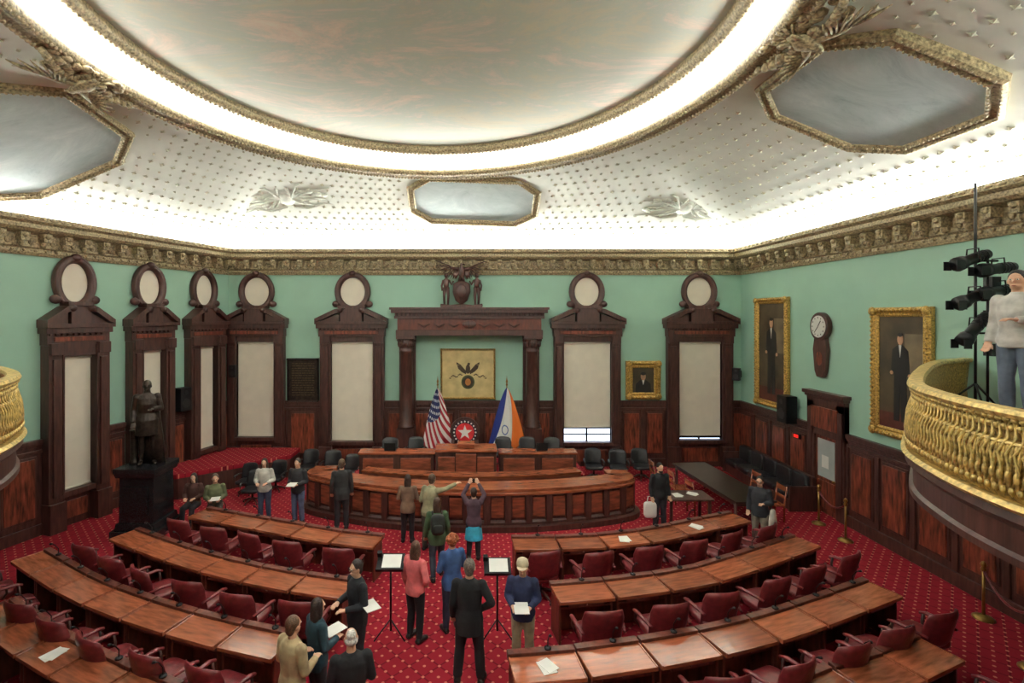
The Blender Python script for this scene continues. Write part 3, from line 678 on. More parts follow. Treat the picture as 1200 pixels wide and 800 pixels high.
for s in (-1,1): m.b2(s*.4-.03,s*.4+.03,-.3,.3,0,.7); m.b2(s*.4-.05,s*.4+.05,-.34,.3,.7,.75)
obj('frame',m,M_dark,e,bevel=.01)
m=MB(); m.prism(oval(0,1.0,.42,.42,32),.225,.25,1); m.prism(oval(0,1.0,.31,.31,32),.21,.25,2)
for i in range(20): a=i*math.pi/10; m.prism(oval(.365*math.cos(a),1+.365*math.sin(a),.03,.03,8),.215,.23,0)
star=[((.25 if i%2==0 else .10)*math.sin(i*math.pi/5),1.0+(.25 if i%2==0 else .10)*math.cos(i*math.pi/5)) for i in range(10)]
m.prism(star,.195,.215,0)
obj('star_emblem',m,[M_white,mat('emblem_dark',(40,28,40),.5),mat('star_red',(206,44,50),.5)],e)
# ---------------- desks
def make_desk():
    e=empty('council_desk',label='mahogany council desk with panelled front joined in a curved row',category='desk',group='curved rows of council desks')
    m=MB(); m.b2(-.47,.47,.16,.21,0,.7); m.b2(-.47,-.43,-.22,.21,0,.7); m.b2(.43,.47,-.22,.21,0,.7); m.b2(-.43,.43,-.2,.2,.58,.62); m.b2(-.4,.4,.2,.23,.12,.6,1)
    obj('body',m,[M_desk2,M_panel],e,bevel=.008)
    m=MB(); m.b2(-.48,.48,-.3,.2,.705,.76); m.b2(-.48,-.455,-.3,.2,.76,.772); m.b2(.455,.48,-.3,.2,.76,.772); obj('desktop',m,M_desk,e,bevel=.01)
    m=MB(); m.b2(-.48,.48,.205,.32,.70,.80); obj('rear_ledge',m,M_desk2,e,bevel=.008)
    m=MB(); m.b2(-.3,.3,-.24,-.215,.62,.70); m.ell((0,-.24,.66),(.02,.02,.02),8); obj('drawer',m,M_desk2,e)
    return e
desk=make_desk(); fd=[True]
mm=MB(); mm.lathe([(.05,0),(.05,.02),(.015,.03)],n=10); mm.tube([(0,0,.02),(0,0,.12),(0,-.06,.22),(0,-.1,.25)],.008,6); mm.tube([(0,-.1,.25),(0,-.14,.27)],.018,8)
micme=mm.mesh('microphone',[M_black])
pm=MB(); pm.b2(-.1,.1,-.13,.13,0,.006); pm.box(.03,.02,.009,.18,.25,.004,0,rz=.3); papme=pm.mesh('paper_stack',[M_white])
rows=[([(232,600),(283,609),(335,618),(385,627),(445,634)],5),
([(145,625),(200,645),(260,663),(330,678),(410,690)],6),
([(35,650),(90,683),(150,708),(230,733),(335,757)],7),
([(-10,712),(40,748),(110,787),(190,822)],5),
([(600,636),(667,635),(715,632),(765,626),(815,616),(868,605)],6),
([(648,694),(700,690),(760,683),(820,673),(875,657),(945,633)],6),
([(597,782),(660,777),(730,768),(800,757),(870,742),(940,722),(1035,688)],7),
([(940,822),(985,802),(1045,782),(1100,758)],3)]
for pts,n in rows:
    P=catmull([Vector(fp(x,y,.76)) for x,y in pts],8); L,at=resample(P,0)
    for i in range(n):
        p,t=at(L*(i+.5)/n); a=math.atan2(t.y,t.x); sc=(L/n)
        if fd[0]: fd[0]=False; desk.location=(p.x,p.y,0); desk.rotation_euler=(0,0,a); desk.scale=(sc,1,1)
        else: copy_thing(desk,(p.x,p.y,0),a,(sc,1,1))
        nrm=Vector((-t.y,t.x))
        c=p-nrm*R.uniform(.66,.76)+t*R.uniform(-.04,.04)
        place(red,'r',(c.x,c.y,0),a+R.uniform(-.2,.2),1.08)
        q=p+nrm*.26+t*(.1)
        o=bpy.data.objects.new('microphone',micme); COL.objects.link(o); o.location=(q.x,q.y,.8); o.rotation_euler=(0,0,a); props(o,'small black gooseneck microphone on a council desk','microphone',group='desk microphones')
        if R.random()<.1:
            o=bpy.data.objects.new('paper_stack',papme); COL.objects.link(o); q=p-nrm*.05; o.location=(q.x,q.y,.761); o.rotation_euler=(0,0,a+R.uniform(-.4,.4)); props(o,'loose white papers on a council desk','papers',group='papers on desks')
# ---------------- balconies
def balcony(pts,side,label,closing,zt=4.66):
    P=catmull(pts,8); e=empty('balcony',label=label,category='balcony')
    m=MB(); m.sweep(P,[(-.06,zt-.08),(-.08,zt-.04),(-.06,zt),(.08,zt),(.1,zt-.04),(.08,zt-.08)],side); obj('top_rail',m,M_bal,e)
    m=MB(); m.sweep(P,[(.0,zt-.08),(.03,zt-.35),(.08,zt-.6),(.07,zt-.8),(.02,zt-.84),(.0,zt-.84),(.02,zt-.6),(-.02,zt-.08)],side,sm=True,mi=1)
    L,at=resample(P,0); n=int(L/.075)
    for i in range(n):
        p,t=at(L*(i+.5)/n); nn=Vector((-t.y,t.x))*side
        if p.y<2.2: continue
        def q(o,z,s=0): return (p.x+nn.x*o+t.x*s,p.y+nn.y*o+t.y*s,zt-z)
        m.tube([q(.02,.08),q(.05,.28),q(.10,.52),q(.10,.7),q(.04,.82)],[.010,.013,.018,.016,.011],6)
        m.tube([q(.03,.12,-.03),q(.06,.25,.03),q(.10,.4,-.03),q(.115,.55,.03),q(.115,.68,-.03)],[.009,.011,.012,.011,.009],5)
        m.ell(q(.105,.6),(.026,.026,.06),6); m.ell(q(.04,.17,.037),(.024,.024,.03),6); m.ell(q(.11,.72,.037),(.026,.026,.035),6); m.ell(q(.05,.1),(.032,.032,.025),6); m.ell(q(.065,.36,.037),(.022,.022,.045),6)
    m.sweep(P,[(.0,zt-.82),(.12,zt-.82),(.16,zt-.86),(.12,zt-.9),(.0,zt-.9)],side)
    m.sweep(P,[(.03,zt-.28),(.07,zt-.29),(.08,zt-.31),(.07,zt-.33),(.03,zt-.33)],side)
    obj('gilt_grille',m,[M_bal,M_balback],e)
    m=MB(); m.sweep(P,[(0,zt-.9),(.1,zt-.9),(.12,zt-.98),(.04,zt-1.06),(.04,zt-1.28),(.08,zt-1.31),(.08,zt-1.38),(-.05,zt-1.44),(-.3,zt-1.44),(-.3,zt-.9)],side)
    obj('wood_fascia',m,M_dark,e,)
    poly=[(p.x,p.y) for p in P]+closing
    m=MB(); m.prism(poly,zt-1.0,zt-.88,0,ax='z'); obj('balcony_floor',m,M_carpet,e)
    m=MB(); m.prism(poly,zt-1.42,zt-1.36,0,ax='z'); obj('soffit',m,M_dais,e)
    return e
balcony([(9.98,9.9),(9.0,9.4),(8.0,8.6),(7.15,7.8),(6.3,6.95),(5.55,6.1),(5.15,5.3),(4.95,4.6),(4.9,3.85),(4.85,2),(4.85,-1.4)],-1,'curved gilt ironwork balcony above the mahogany wainscot',[(9.98,-1.4)])
balcony([(onleft(9.6)+.02,9.6),(-9.4,9.1),(-8.0,8.3),(-6.9,7.45),(-6.3,6.75),(-5.9,5.9),(-5.7,4.8),(-5.6,3),(-5.6,-1.4)],1,'curved gilt ironwork balcony projecting from the green wall',[(onleft(-1.4)+.02,-1.4)])
m=MB(); m.b2(6.35,9.6,4.6,6.6,3.79,4.27); m.b2(6.3,6.35,4.6,6.62,3.79,4.26,1); m.b2(6.3,9.6,6.6,6.65,3.79,4.26,1); obj('seating_riser',m,[M_carpet,M_dark],label='red-carpeted raised step on the balcony',category='platform')
# stage lights
e=empty('lighting_stand',(9.1,8.9,3.79),label='tall black stand with stacked stage lights on balcony',category='stage light')
m=MB(); m.tube([(0,0,0),(0,0,4.1)],.022,8); m.tube([(0.22,0,.0),(.22,0,2.9)],.02,8)
for i in range(3):
    a=i*2.1; m.tube([(0,0,.5),(math.cos(a)*.45,math.sin(a)*.45,.02)],.018,6)
for z in (1.4,2.0,2.7): m.tube([(-.1,0,z),(.4,0,z)],.02,6); 
for z in (1.1,1.7,2.3): m.box(.3,0,z,.16,.16,.22)
obj('pole',m,M_black,e)
for z,x,tl in ((2.72,-.15,.28),(2.55,.3,.1),(2.05,-.12,.35),(2.15,.32,.15),(1.5,-.1,.85)):
    m=MB(); d=Vector((-.9,-.15,-tl)).normalized(); c=Vector((x,-.1,z)); 
    m.tube([c+d*-.36,c+d*-.33,c+d*-.05,c+d*.2,c+d*.22,c+d*.36],[.05,.085,.09,.095,.12,.13],14); m.tube([c+Vector((0,.12,0)),c+Vector((0,.1,.18)),c+Vector((0,-.1,.18)),c+Vector((0,-.12,0))],.013,6)
    for k_ in range(4): m.tube([c+d*(-.25+.07*k_),c+d*(-.23+.07*k_)],.1,12)
    for s in (-1,1): m.box(c.x+d.x*.42,c.y+d.y*.42+s*.12,c.z+d.z*.42,.14,.01,.16)
    obj('stage_lamp',m,M_black,e)
# ---------------- stanchions
def stan(x,y,z=0,h=1.0):
    e=empty('stanchion',(x,y,z),label='brass barrier post beside the wainscot',category='barrier post',group='rope barrier posts')
    m=MB(); m.lathe([(.16,0),(.16,.02),(.1,.05),(.03,.08)],n=16); obj('base',m,M_brass,e)
    m=MB(); m.tube([(0,0,.06),(0,0,h-.08)],.025,10); obj('pole',m,M_brass,e)
    m=MB(); m.lathe([(.035,h-.14),(.045,h-.1),(.03,h-.06),(.05,h-.02),(.03,h+.03),(.001,h+.05)],n=12); obj('cap',m,M_brass,e)
S=[(9.25,13.1),(9.2,12.1),(9.35,9.0),(8.75,7.7)]
for s in S: stan(*s)
for (a,b) in ((0,1),(2,3)):
    A=Vector(S[a]+(.88,));B=Vector(S[b]+(.88,)); m=MB(); m.tube([A.lerp(B,t/10)-Vector((0,0,.9*(t/10)*(1-t/10))) for t in range(11)],.022,8); obj('barrier_rope',m,M_redl,label='sagging red velvet barrier rope between brass posts',category='rope')
# ---------------- long table, bench, etc.
e=empty('conference_table',(7.2,14.3,0),math.radians(4),label='long dark polished conference table',category='table')
m=MB(); m.b2(-.55,.55,-1.7,1.7,.72,.77); obj('tabletop',m,mat('dark_tabletop',(40,26,22),.3,0,6,.3),e,bevel=.012)
for x in (-.47,.47):
    for y in (-1.55,1.55): m=MB(); m.lathe([(.04,0),(.03,.1),(.045,.3),(.035,.5),(.05,.72)],x,y,0,10); obj('leg',m,M_dark,e)
m=MB(); m.b2(-.48,.48,-1.6,1.6,.62,.72); obj('apron',m,M_dark,e)
e=empty('upholstered_bench',(9.35,15.75,0),label='long black leather bench along the panelled wall',category='bench')
m=MB(); m.b2(-.3,.3,-1.75,1.75,0,.3); m.b2(.3,.42,-1.8,1.8,0,.95); m.b2(-.35,.42,-1.85,-1.77,0,.7); m.b2(-.35,.42,1.77,1.85,0,.7); obj('frame',m,M_dark,e,bevel=.01)
for i in range(5):
    y=-1.4+.7*i; m=MB(); m.ell((-.02,y,.4),(.33,.34,.1),16,.3); obj('seat_cushion',m,M_blk,e); m=MB(); m.ell((.24,y,.7),(.08,.34,.27),16,.35); obj('back_cushion',m,M_blk,e)
e=empty('side_table',(5.75,13.15,0),label='small table with laptop and papers beside the dais',category='table')
m=MB(); m.b2(-.6,.6,-.35,.35,.7,.75); obj('tabletop',m,M_dark,e,bevel=.01)
for x in (-.5,.5):
    for y in (-.28,.28): m=MB(); m.b2(x-.03,x+.03,y-.03,y+.03,0,.7); obj('leg',m,M_dark,e)
o=bpy.data.objects.new('paper_stack',papme); COL.objects.link(o); o.location=(5.5,13.1,.752); props(o,'white papers on the small side table','papers')
o=bpy.data.objects.new('paper_stack',papme); COL.objects.link(o); o.location=(5.95,13.2,.752); o.rotation_euler=(0,0,.7); props(o,'white papers on the small side table','papers')
def laptop(x,y,z,rz):
    e=empty('laptop',(x,y,z),rz,label='open black laptop on a desk',category='laptop')
    m=MB(); m.b2(-.17,.17,-.12,.12,0,.015); obj('keyboard_base',m,M_black,e); m=MB(); m.prism([(-.17,.015),(.17,.015),(.17,.24),(-.17,.24)],.12,.13); obj('screen',m,[M_black],e)
laptop(-2.4,15.08,1.421,math.pi); laptop(2.2,15.08,1.421,math.pi)
def wchair(x,y,rz):
    e=empty('wooden_chair',(x,y,0),rz,label='plain light brown wooden chair near the long table',category='chair',group='wooden chairs')
    m=MB(); m.b2(-.22,.22,-.22,.22,.42,.46); obj('seat',m,M_desk,e,bevel=.01)
    for a in (-.2,.2):
        m=MB(); m.b2(a-.02,a+.02,.16,.2,0,.42); obj('leg',m,M_desk,e); m=MB(); m.tube([(a,-.2,0),(a,-.2,.45),(a,-.27,.95)],.02,6); obj('leg',m,M_desk,e)
    m=MB(); m.b2(-.2,.2,-.27,-.24,.8,.93); m.b2(-.2,.2,-.25,-.22,.6,.68); obj('backrest',m,M_desk,e,bevel=.006)
wchair(6.0,15.6,math.radians(-90)); wchair(6.2,14.6,math.radians(-90)); wchair(6.35,13.75,math.radians(-85)); wchair(8.2,13.4,math.radians(90)); wchair(8.15,14.5,math.radians(90))
def mstand(x,y,top=1.25):
    e=empty('notice_stand',(x,y,0),label='black tripod stand holding a tilted white sheet',category='stand',group='tripod stands')
    m=MB(); m.tube([(0,0,.1),(0,0,top-.1)],.018,8)
    for i in range(3):
        a=math.pi/2+i*2.094; m.tube([(0,0,.3),(math.cos(a)*.3,math.sin(a)*.3,.012)],.012,6)
    obj('tripod',m,M_black,e)
    T=Matrix.Translation((0,0,top))@Matrix.Rotation(math.radians(25),4,'X')
    m=MB(); m.box(0,0,0,.46,.34,.03,0,T); m.box(0,-.17,.03,.46,.02,.05,0,T); m.box(-.2,.12,.06,.08,.06,.1,0,T); obj('tray',m,M_black,e)
    m=MB(); m.box(.02,.01,.02,.32,.26,.008,0,T); obj('sheet',m,M_white,e)
mstand(-1.35,8.5,1.27); mstand(.48,8.5,1.2)
# ---------------- people
def remesh(mb,name,mats,vox,sm=2):
    me=mb.mesh('tmp',mats); o=bpy.data.objects.new('tmp',me); COL.objects.link(o)
    r=o.modifiers.new('r','REMESH'); r.mode='VOXEL'; r.voxel_size=vox; r.use_smooth_shade=True
    if sm: s=o.modifiers.new('s','SMOOTH'); s.factor=.5; s.iterations=sm
    dg=bpy.context.evaluated_depsgraph_get(); dg.update(); ev=o.evaluated_get(dg)
    nm=bpy.data.meshes.new_from_object(ev); nm.name=name; bpy.data.objects.remove(o); bpy.data.meshes.remove(me)
    nm.materials.clear()
    for x in mats: nm.materials.append(x)
    for p in nm.polygons: p.use_smooth=True; p.material_index=0
    return nm
POSES={
'stand':dict(arms=[((.24,-.03,1.14),(.25,.06,.9)),((-.24,-.03,1.14),(-.25,.06,.9))]),
'hold':dict(arms=[((.25,.0,1.15),(.13,.26,1.14)),((-.25,.0,1.15),(-.13,.26,1.14))]),
'photo':dict(arms=[((.26,.16,1.32),(.1,.33,1.56)),((-.26,.16,1.32),(-.1,.33,1.56))]),
'overhead':dict(arms=[((.27,.1,1.55),(.12,.22,1.8)),((-.27,.1,1.55),(-.12,.22,1.8))]),
'point':dict(arms=[((.3,.2,1.42),(.45,.42,1.5)),((-.24,-.03,1.14),(-.15,.2,1.1))]),
'hip':dict(arms=[((.33,-.08,1.2),(.19,.08,1.03)),((-.24,-.03,1.14),(-.25,.06,.9))]),
'onehold':dict(arms=[((.24,-.03,1.14),(.25,.06,.9)),((-.25,.0,1.15),(-.12,.27,1.18))]),
'rail':dict(arms=[((.25,.1,1.18),(.2,.36,1.05)),((-.25,.1,1.18),(-.2,.36,1.05))]),
}
def person(label,x,y,rot,H=1.72,pose='stand',top=(60,60,60),bot=(30,30,36),skin=(205,160,132),hair=(50,34,24),hs='short',shoe=(24,22,22),z=0,fem=False,coat=0.,skirt=None,turn=0,lean=0.,legs='stand',sit=False,statue=None,par=None,short=False,glasses=False,beard=None):
    k=H/1.75; ps=POSES[pose]; drop=.42 if sit else 0
    def ly(z_): return lean*max(0,(z_-.92)/.6)
    g=.92 if fem else 1.
    hips=[(.09,0,.91-drop),(-.09,0,.91-drop)]
    if sit: L=[[(.12,.42,.5),(.12,.44,.1)],[(-.12,.42,.5),(-.12,.44,.1)]]
    elif legs=='walk': L=[[(.1,.12,.5),(.1,.12,.09)],[(-.1,-.02,.5),(-.1,-.22,.12)]]
    elif legs=='wide': L=[[(.14,.02,.49),(.17,-.02,.09)],[(-.14,.02,.49),(-.17,-.02,.09)]]
    else: L=[[(.1,.02,.49),(.11,-.02,.09)],[(-.1,.02,.49),(-.12,.0,.09)]]
    A=[[(s*.185*g,ly(1.42),1.41-drop),(a[0],a[1]+ly(1.2),a[2]-drop),(b[0],b[1]+ly(1.3),b[2]-drop)] for s,(a,b) in zip((1,-1),ps['arms'])]
    def torso(m,o,z0=.84,z1=9,fl=0.):
        rg=[(0,0,z0,.145+fl+o,.10+fl+o),(0,0,.93,.168+fl*.6+o,.12+fl*.5+o),(0,0,1.08,(.145 if not fem else .13)+o+fl*.2,.102+o),(0,.005,1.26,.172*g+o,.122+o),(0,0,1.38,.175*g+o,.108+o),(0,-.005,1.45,.13*g+o*.8,.085+o*.6)]
        rg=[(a,b+ly(c),c-drop,d,e_) for a,b,c,d,e_ in rg]
        if z1>1.5: rg+=[(0,ly(1.5),1.49-drop,.06+o*.5,.058+o*.5)]
        if z1>1.6: rg+=[(0,ly(1.58)+.008,1.58-drop,.052,.055)]
        m.rings(rg,18)
    def arm(m,a,o,ext=0):
        s,e_,w=[Vector(v) for v in a]; m.ell(s,(.062+o,.06+o,.062+o),10); m.tube([s,s.lerp(e_,.5),e_],[.056+o,.05+o,.042+o],10); m.ell(e_,(.042+o,)*3,8)
        f=e_.lerp(w,.4); m.tube([e_,f,w],[.042+o,.041+o,.028+o*1.2],10)
    def leg(m,h,l,o,flare=0):
        h,kn,an=Vector(h),Vector(l[0]),Vector(l[1]); m.ell(h,(.09+o,)*3,10); m.tube([h,h.lerp(kn,.5),kn],[.092+o,.078+o,.056+o],12); m.ell(kn,(.056+o,)*3,8)
        m.tube([kn,kn.lerp(an,.35),an],[.055+o,.056+o+flare*.3,.038+o+flare],12)
    def foot(m,l,o):
        an=Vector(l[1]); b=an.z-.09; m.tube([(an.x,an.y-.06,b+.04),(an.x*1.05,an.y+.05,b+.045),(an.x*1.15,an.y+.13,b+.035),(an.x*1.2,an.y+.19,b+.028)],[.036+o,.045+o,.044+o,.024+o],10,flat=.8); m.tube([an,(an.x,an.y-.02,b+.04)],[.04+o,.04+o],8)
    hc=Vector((0,ly(1.6)+.02,1.635-drop)); RT=Matrix.Translation(hc)@Matrix.Rotation(turn,4,'Z')
    body=MB(); torso(body,0,z1=9)
    for a in A:
        arm(body,a,0); e_,w=Vector(a[1]),Vector(a[2]); d=(w-e_).normalized(); up=Vector((0,0,1)) if abs(d.z)<.7 else Vector((0,1,0)); s=d.cross(up).normalized(); n=s.cross(d)
        inw=-1 if a[0][0]>0 else 1
        if s.x*inw<0: s=-s
        for j,(oo,fl) in enumerate(((.030,.066),(.010,.078),(-.010,.073),(-.030,.055))):
            st=w+s*oo*.7-d*.01; kn=w+d*.08+s*oo; body.tube([st,kn],[.017,.0145],6); sg=-1 if abs(d.z)<.7 else 1
            body.tube([kn,kn+d*fl*.5+s*oo*.12+n*sg*.012,kn+d*fl*.85+s*oo*.15+n*sg*.035],[.0115,.0105,.008],6)
        body.tube([w+d*.02+s*.02,w+d*.055+s*.052,w+d*.095+s*.062],[.016,.013,.009],6)
    for h,l in zip(hips,L): leg(body,h,l,0); foot(body,l,0)
    body.ell((0,0,.02),(.076,.094,.105),16,M=RT); body.ell((0,.028,-.055),(.056,.062,.055),12,M=RT); body.tube([(0,.085,.03),(0,.108,-.005),(0,.1,-.015)],[.01,.016,.012],6,M=RT)
    body.ell((.078,-.0,.0),(.012,.022,.032),8,M=RT); body.ell((-.078,0,.0),(.012,.022,.032),8,M=RT); body.ell((0,.088,-.05),(.024,.012,.01),8,M=RT); body.ell((0,.078,.035),(.05,.02,.012),8,M=RT); body.tube([(0,ly(1.5),1.47-drop),(0,ly(1.6)+.01,1.6-drop)],[.06,.052],10)
    def fin(mb): mb.v=[(a*k,b*k,c*k) for a,b,c in mb.v]; return mb
    if statue:
        torso(body,.02,z0=.6,fl=.05)
        for a in A: arm(body,a,.015)
        me=remesh(fin(body),'figure',[statue],.014); o=obj('figure',me,None,par,(x,y,z),rot)
        h=MB(); h.ell((0,-.015,.032),(.085,.096,.105),14,M=RT); h.ell((0,-.07,-.06),(.06,.045,.07),10,M=RT); 
        return obj('hair',remesh(fin(h),'hair',[statue],.014),None,o)
    me=remesh(fin(body),'person',[skinm(skin)],.0095,1)
    o=obj('person',me,None,None,(x,y,z),rot,label=label,category='person')
    m=MB(); torso(m,.022,z0=.84-coat,z1=1.55,fl=.02+coat*.05)
    for a in A: arm(m,a,.016)
    m.tube([(0,ly(1.46),1.45-drop),(0,ly(1.5),1.51-drop)],[.085,.068],12)
    obj('jacket' if coat or not fem else 'shirt',remesh(fin(m),'top',[cloth(top)],.015),None,o)
    m=MB()
    if skirt:
        m.rings([(0,0,.5,.23,.19),(0,0,.75,.2,.16),(0,0,.95,.15,.115)],16); obj('skirt',remesh(fin(m),'skirt',[cloth(skirt)],.015),None,o); m=MB()
    m.rings([(0,0,.83-drop,.15,.115),(0,0,.92-drop,.182,.135),(0,0,1.0-drop,.165,.122)],16)
    for h,l in zip(hips,L): leg(m,h,l,.018,.012 if not fem else .0)
    obj('trousers',remesh(fin(m),'trousers',[cloth(bot)],.015),None,o)
    for l in L: m=MB(); foot(m,l,.012); obj('shoe',fin(m),mat('shoe_%d_%d_%d'%shoe,shoe,.4),o)
    m=MB()
    for s in (-1,1): m.ell((s*.03,.088,.02),(.014,.01,.008),8,M=RT,mi=0); m.ell((s*.03,.096,.02),(.006,.005,.006),6,M=RT,mi=1)
    obj('eyes',fin(m),[M_white,M_black],o)
    m=MB(); m.ell((0,.098,-.052),(.022,.006,.005),8,M=RT); obj('lips',fin(m),mat('lip',(160,80,74),.5),o)
    if glasses:
        m=MB()
        for s in (-1,1): m.tube([(s*.033+.022*math.cos(t*.785),.112,.02+.018*math.sin(t*.785)) for t in range(8)],.003,5,closed=True,M=RT); m.tube([(s*.055,.11,.025),(s*.08,0,.02)],.003,5,M=RT)
        obj('glasses',fin(m),M_black,o)
    if beard: m=MB(); m.ell((0,.045,-.08),(.055,.058,.045),10,M=RT); obj('beard',fin(m),hairm(beard),o)
    m=MB()
    if hs!='bald':
        m.ell((0,-.018,.042),(.086,.096,.104),16,M=RT); m.ell((0,-.055,-.02),(.07,.05,.08),12,M=RT)
        if hs=='long': m.ell((0,-.06,-.09),(.095,.05,.16),12,.8,M=RT); m.ell((.07,-.01,-.05),(.025,.05,.11),10,M=RT); m.ell((-.07,-.01,-.05),(.025,.05,.11),10,M=RT)
        if hs=='curly':
            for i in range(40): a,b=R.uniform(0,6.28),R.uniform(-.5,1.5); c=Vector((math.cos(a)*math.cos(b)*.1,-.035+math.sin(a)*math.cos(b)*.09,.03+math.sin(b)*.1)); m.ell(c if c.y<.05 or c.z>.08 else c*.5,(.032,)*3,6,M=RT)
    else:
        m.ell((0,-.04,-.0),(.084,.066,.055),12,M=RT); m.ell((0,-.03,.06),(.06,.07,.072),12,M=RT)
    obj('hair',remesh(fin(m),'hair',[hairm(hair)],.012,1),None,o)
    if hs=='cap':
        m=MB(); m.lathe([(.097,.04),(.1,.08),(.085,.13),(.05,.155),(.001,.162)],0,-.01,0,16,M=RT); m.prism([(.085*math.sin(t),.05+.13*math.cos(t)) for t in [i*.2-1.4 for i in range(15)]],.045,.053,0,RT,'z'); obj('cap',fin(m),cloth((205,190,160)),o)
    return o
PI=math.pi
def held(name,mb,mats,loc,rz,label,cat): return obj(name,mb,mats,loc=loc,rz=rz,label=label,category=cat)
person('woman in grey-white cardigan and jeans standing with crossed hands',-5.5,13.3,PI+.1,1.66,'hold',(190,188,178),(58,68,92),hair=(60,44,34),hs='long',fem=True)
person('man in black vest over pale shirt holding papers',-4.55,13.15,PI-.2,1.7,'hold',(44,44,48),(84,98,126),hair=(50,40,34))
person('person in dark jacket standing by the dais desk',-3.3,12.8,.2,1.78,'stand',(44,44,44),(34,34,38),hair=(90,74,56),coat=.08)
person('seated person in olive jacket reading papers',-6.75,13.15,PI+.4,1.7,'hold',(96,100,70),(60,56,50),hair=(70,60,50),sit=True)
person('seated person in dark brown coat beside the platform',-7.4,13.3,PI+.1,1.66,'hold',(76,46,40),(34,30,34),hair=(40,30,26),sit=True,hs='long',fem=True)
person('woman with dark hair in brown top seen from behind',-1.5,12.05,0,1.62,'hold',(116,92,74),(28,26,30),hair=(46,28,20),hs='long',fem=True,coat=.05)
person('man in khaki jacket pointing toward the dais',-.95,11.6,-.5,1.74,'point',(140,136,106),(62,58,50),hair=(84,66,50),lean=.12)
person('woman in black top and bright blue skirt taking a photo overhead',.1,11.2,0,1.6,'overhead',(80,58,68),(34,34,40),hair=(60,40,30),fem=True,skirt=(54,160,190))
person('person in dark green jacket wearing a backpack, walking',-.68,10.4,.15,1.66,'stand',(66,90,60),(44,48,60),hair=(70,46,32),legs='walk',hs='long',fem=True,coat=.08)
person('woman in coral top and black trousers with hand on hip',-.92,8.4,-.6,1.66,'hip',(212,106,108),(24,24,28),hair=(84,52,38),hs='long',fem=True,turn=.3)
person('red-haired woman in blue sweater seen from behind',-.3,8.65,.4,1.68,'hold',(54,82,130),(44,44,64),hair=(156,84,46),hs='curly',fem=True,coat=.05)
person('man in long black suit standing seen from behind',.0,7.45,-.1,1.82,'hip',(20,20,24),(22,22,26),hair=(96,86,78),coat=.12,legs='wide')
person('older man in tan cap and navy jacket looking down',.84,7.75,PI-.2,1.7,'hold',(38,46,80),(160,146,120),hair=(180,176,170),hs='cap',lean=.05,coat=.04)
person('man in black jacket and glasses holding papers',-1.72,7.6,PI-.9,1.74,'hold',(28,30,36),(36,36,42),hair=(40,30,26),glasses=True,coat=.05)
person('dark-haired woman in teal jacket looking at papers',-2.08,6.75,-.8,1.63,'hold',(32,60,72),(30,30,36),hair=(44,28,24),hs='long',fem=True,coat=.06)
person('man in tan jacket with brown hair seen from behind',-2.22,6.2,-.6,1.72,'hold',(170,150,114),(60,56,50),hair=(88,60,40),coat=.06)
person('balding white-haired man in black jacket seen from behind',-1.42,5.95,.3,1.72,'hold',(24,24,28),(40,40,44),hair=(215,212,205),hs='bald',coat=.06)
person('man with dark beard in black jacket holding white bag',4.9,12.75,PI+.15,1.7,'stand',(30,30,32),(44,44,50),hair=(40,30,24),beard=(40,30,24))
person('person in dark coat holding pale cloth by the desks',6.9,11.75,PI-.7,1.68,'onehold',(44,46,52),(130,122,108),hair=(40,34,30),glasses=True,coat=.05)
person('dark-haired man in white sweater and jeans on balcony',6.6,5.95,PI/2+.25,1.76,'onehold',(190,188,182),(84,94,110),hair=(24,20,20),z=4.27,turn=.2)
m=MB(); m.ell((0,0,0),(.15,.09,.21),14,.55); m.ell((0,-.08,-.06),(.1,.04,.09),10,.5)
for s in (-1,1): m.tube([(s*.09,.05,.17),(s*.1,.2,.2),(s*.1,.27,.05)],.018,6)
held('backpack',m,cloth((40,44,40)),(-.65,10.2,1.2),.15,'dark backpack worn over a green jacket','bag')
m=MB(); m.rings([(0,0,-.32,.13,.05),(0,0,-.1,.12,.06),(0,0,.12,.07,.05),(0,0,.16,.03,.03)],12); held('folded_coat',m,cloth((214,208,196)),(7.05,11.5,.85),.4,'pale folded coat draped over an arm','clothing')
pp=MB(); pp.box(0,0,0,.22,.3,.008)
for (x,y,z,r) in ((-4.6,12.83,1.13,0),(-6.6,12.85,.75,.3),(-1.48,7.4,1.17,.6),(-1.9,6.95,1.1,-.7),(.78,7.42,1.12,0)):
    held('paper_sheet',pp,M_white,(x,y,z),r,'white sheet of paper held in hand','paper')
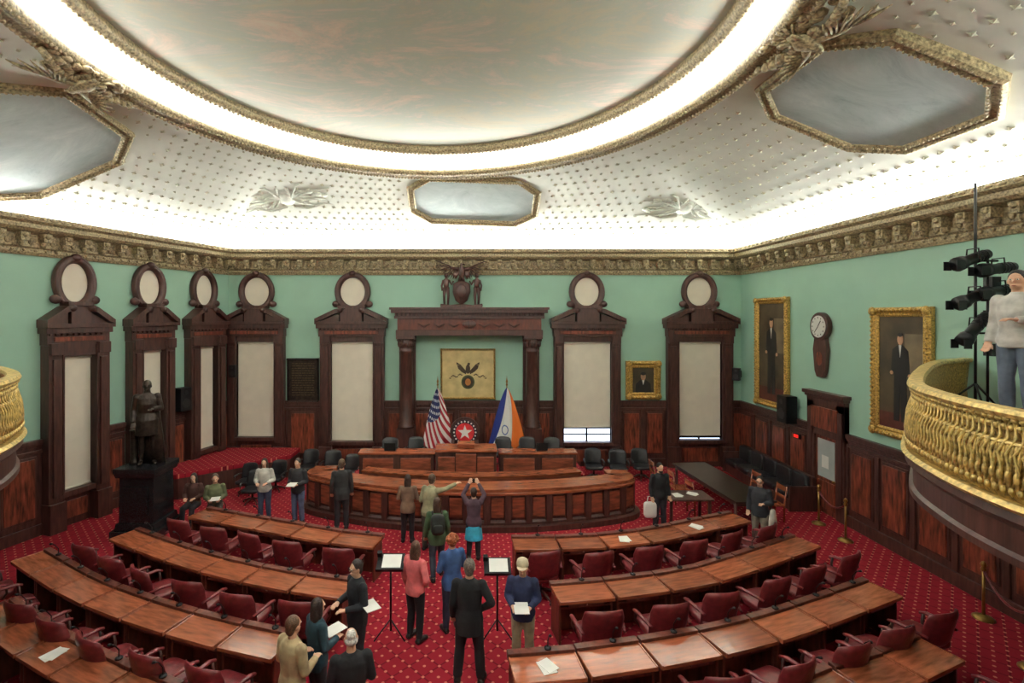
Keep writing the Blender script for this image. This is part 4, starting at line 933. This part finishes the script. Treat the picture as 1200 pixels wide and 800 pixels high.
m=MB(); m.box(0,0,0,.14,.02,.09); m.tube([(0,0,0),(0,.04,0)],.03,10); held('camera',m,M_black,(.1,11.47,1.68),0,'small black camera held up overhead','camera')
e=empty('tote_bag',(4.62,12.65,.55),label='white tote bag hanging from a hand',category='bag')
m=MB(); m.ell((0,0,0),(.16,.07,.2),14,.4); obj('body',m,M_white,e); m=MB(); m.tube([(-.08,0,.18),(-.05,0,.34),(.05,0,.34),(.08,0,.18)],.012,6); obj('handle',m,M_white,e)
sx,sy=-8.2,12.6
e=empty('statue',(sx,sy,0),label='dark bronze statue of a standing man on black pedestal',category='statue')
m=MB(); m.box(0,0,.12,1.14,1.14,.24); m.box(0,0,.32,1.0,1.0,.16,tp=.95); m.box(0,0,.95,.86,.86,1.15,tp=.97); m.box(0,0,1.58,.96,.96,.12,tp=1.06); m.box(0,0,1.69,1.04,1.04,.12); m.b2(-.3,.3,-.46,-.42,.6,1.3)
obj('pedestal',m,M_granite,e,bevel=.015)
person('',0,0,PI+.5,2.1,'onehold',statue=M_bronze,par=e,z=1.75)
m=MB(); m.rings([(.05,.16,1.75,.3,.18),(.04,.15,2.4,.27,.16),(0,.1,3.1,.24,.14),(0,.08,3.4,.2,.12)],14); obj('cloak',m,M_bronze,e)
m=MB(); m.lathe([(.12,0),(.11,.05),(.09,.1),(.09,.8),(.11,.85)],-.33,.0,1.75,12); obj('column_support',m,M_bronze,e)
cd=bpy.data.cameras.new('camera'); cam=bpy.data.objects.new('camera',cd); COL.objects.link(cam); cam.location=(0,0,CH); cam.rotation_euler=(math.radians(90),0,0)
cd.sensor_width=36; cd.lens=36*F/1200; cd.shift_x=50/1200; cd.shift_y=-30/1200; cd.clip_start=.05; bpy.context.scene.camera=cam
w=bpy.data.worlds.new('world'); bpy.context.scene.world=w; w.use_nodes=True; w.node_tree.nodes['Background'].inputs[0].default_value=(.8,.85,.9,1); w.node_tree.nodes['Background'].inputs[1].default_value=.3
bpy.context.scene.view_settings.view_transform='Standard'
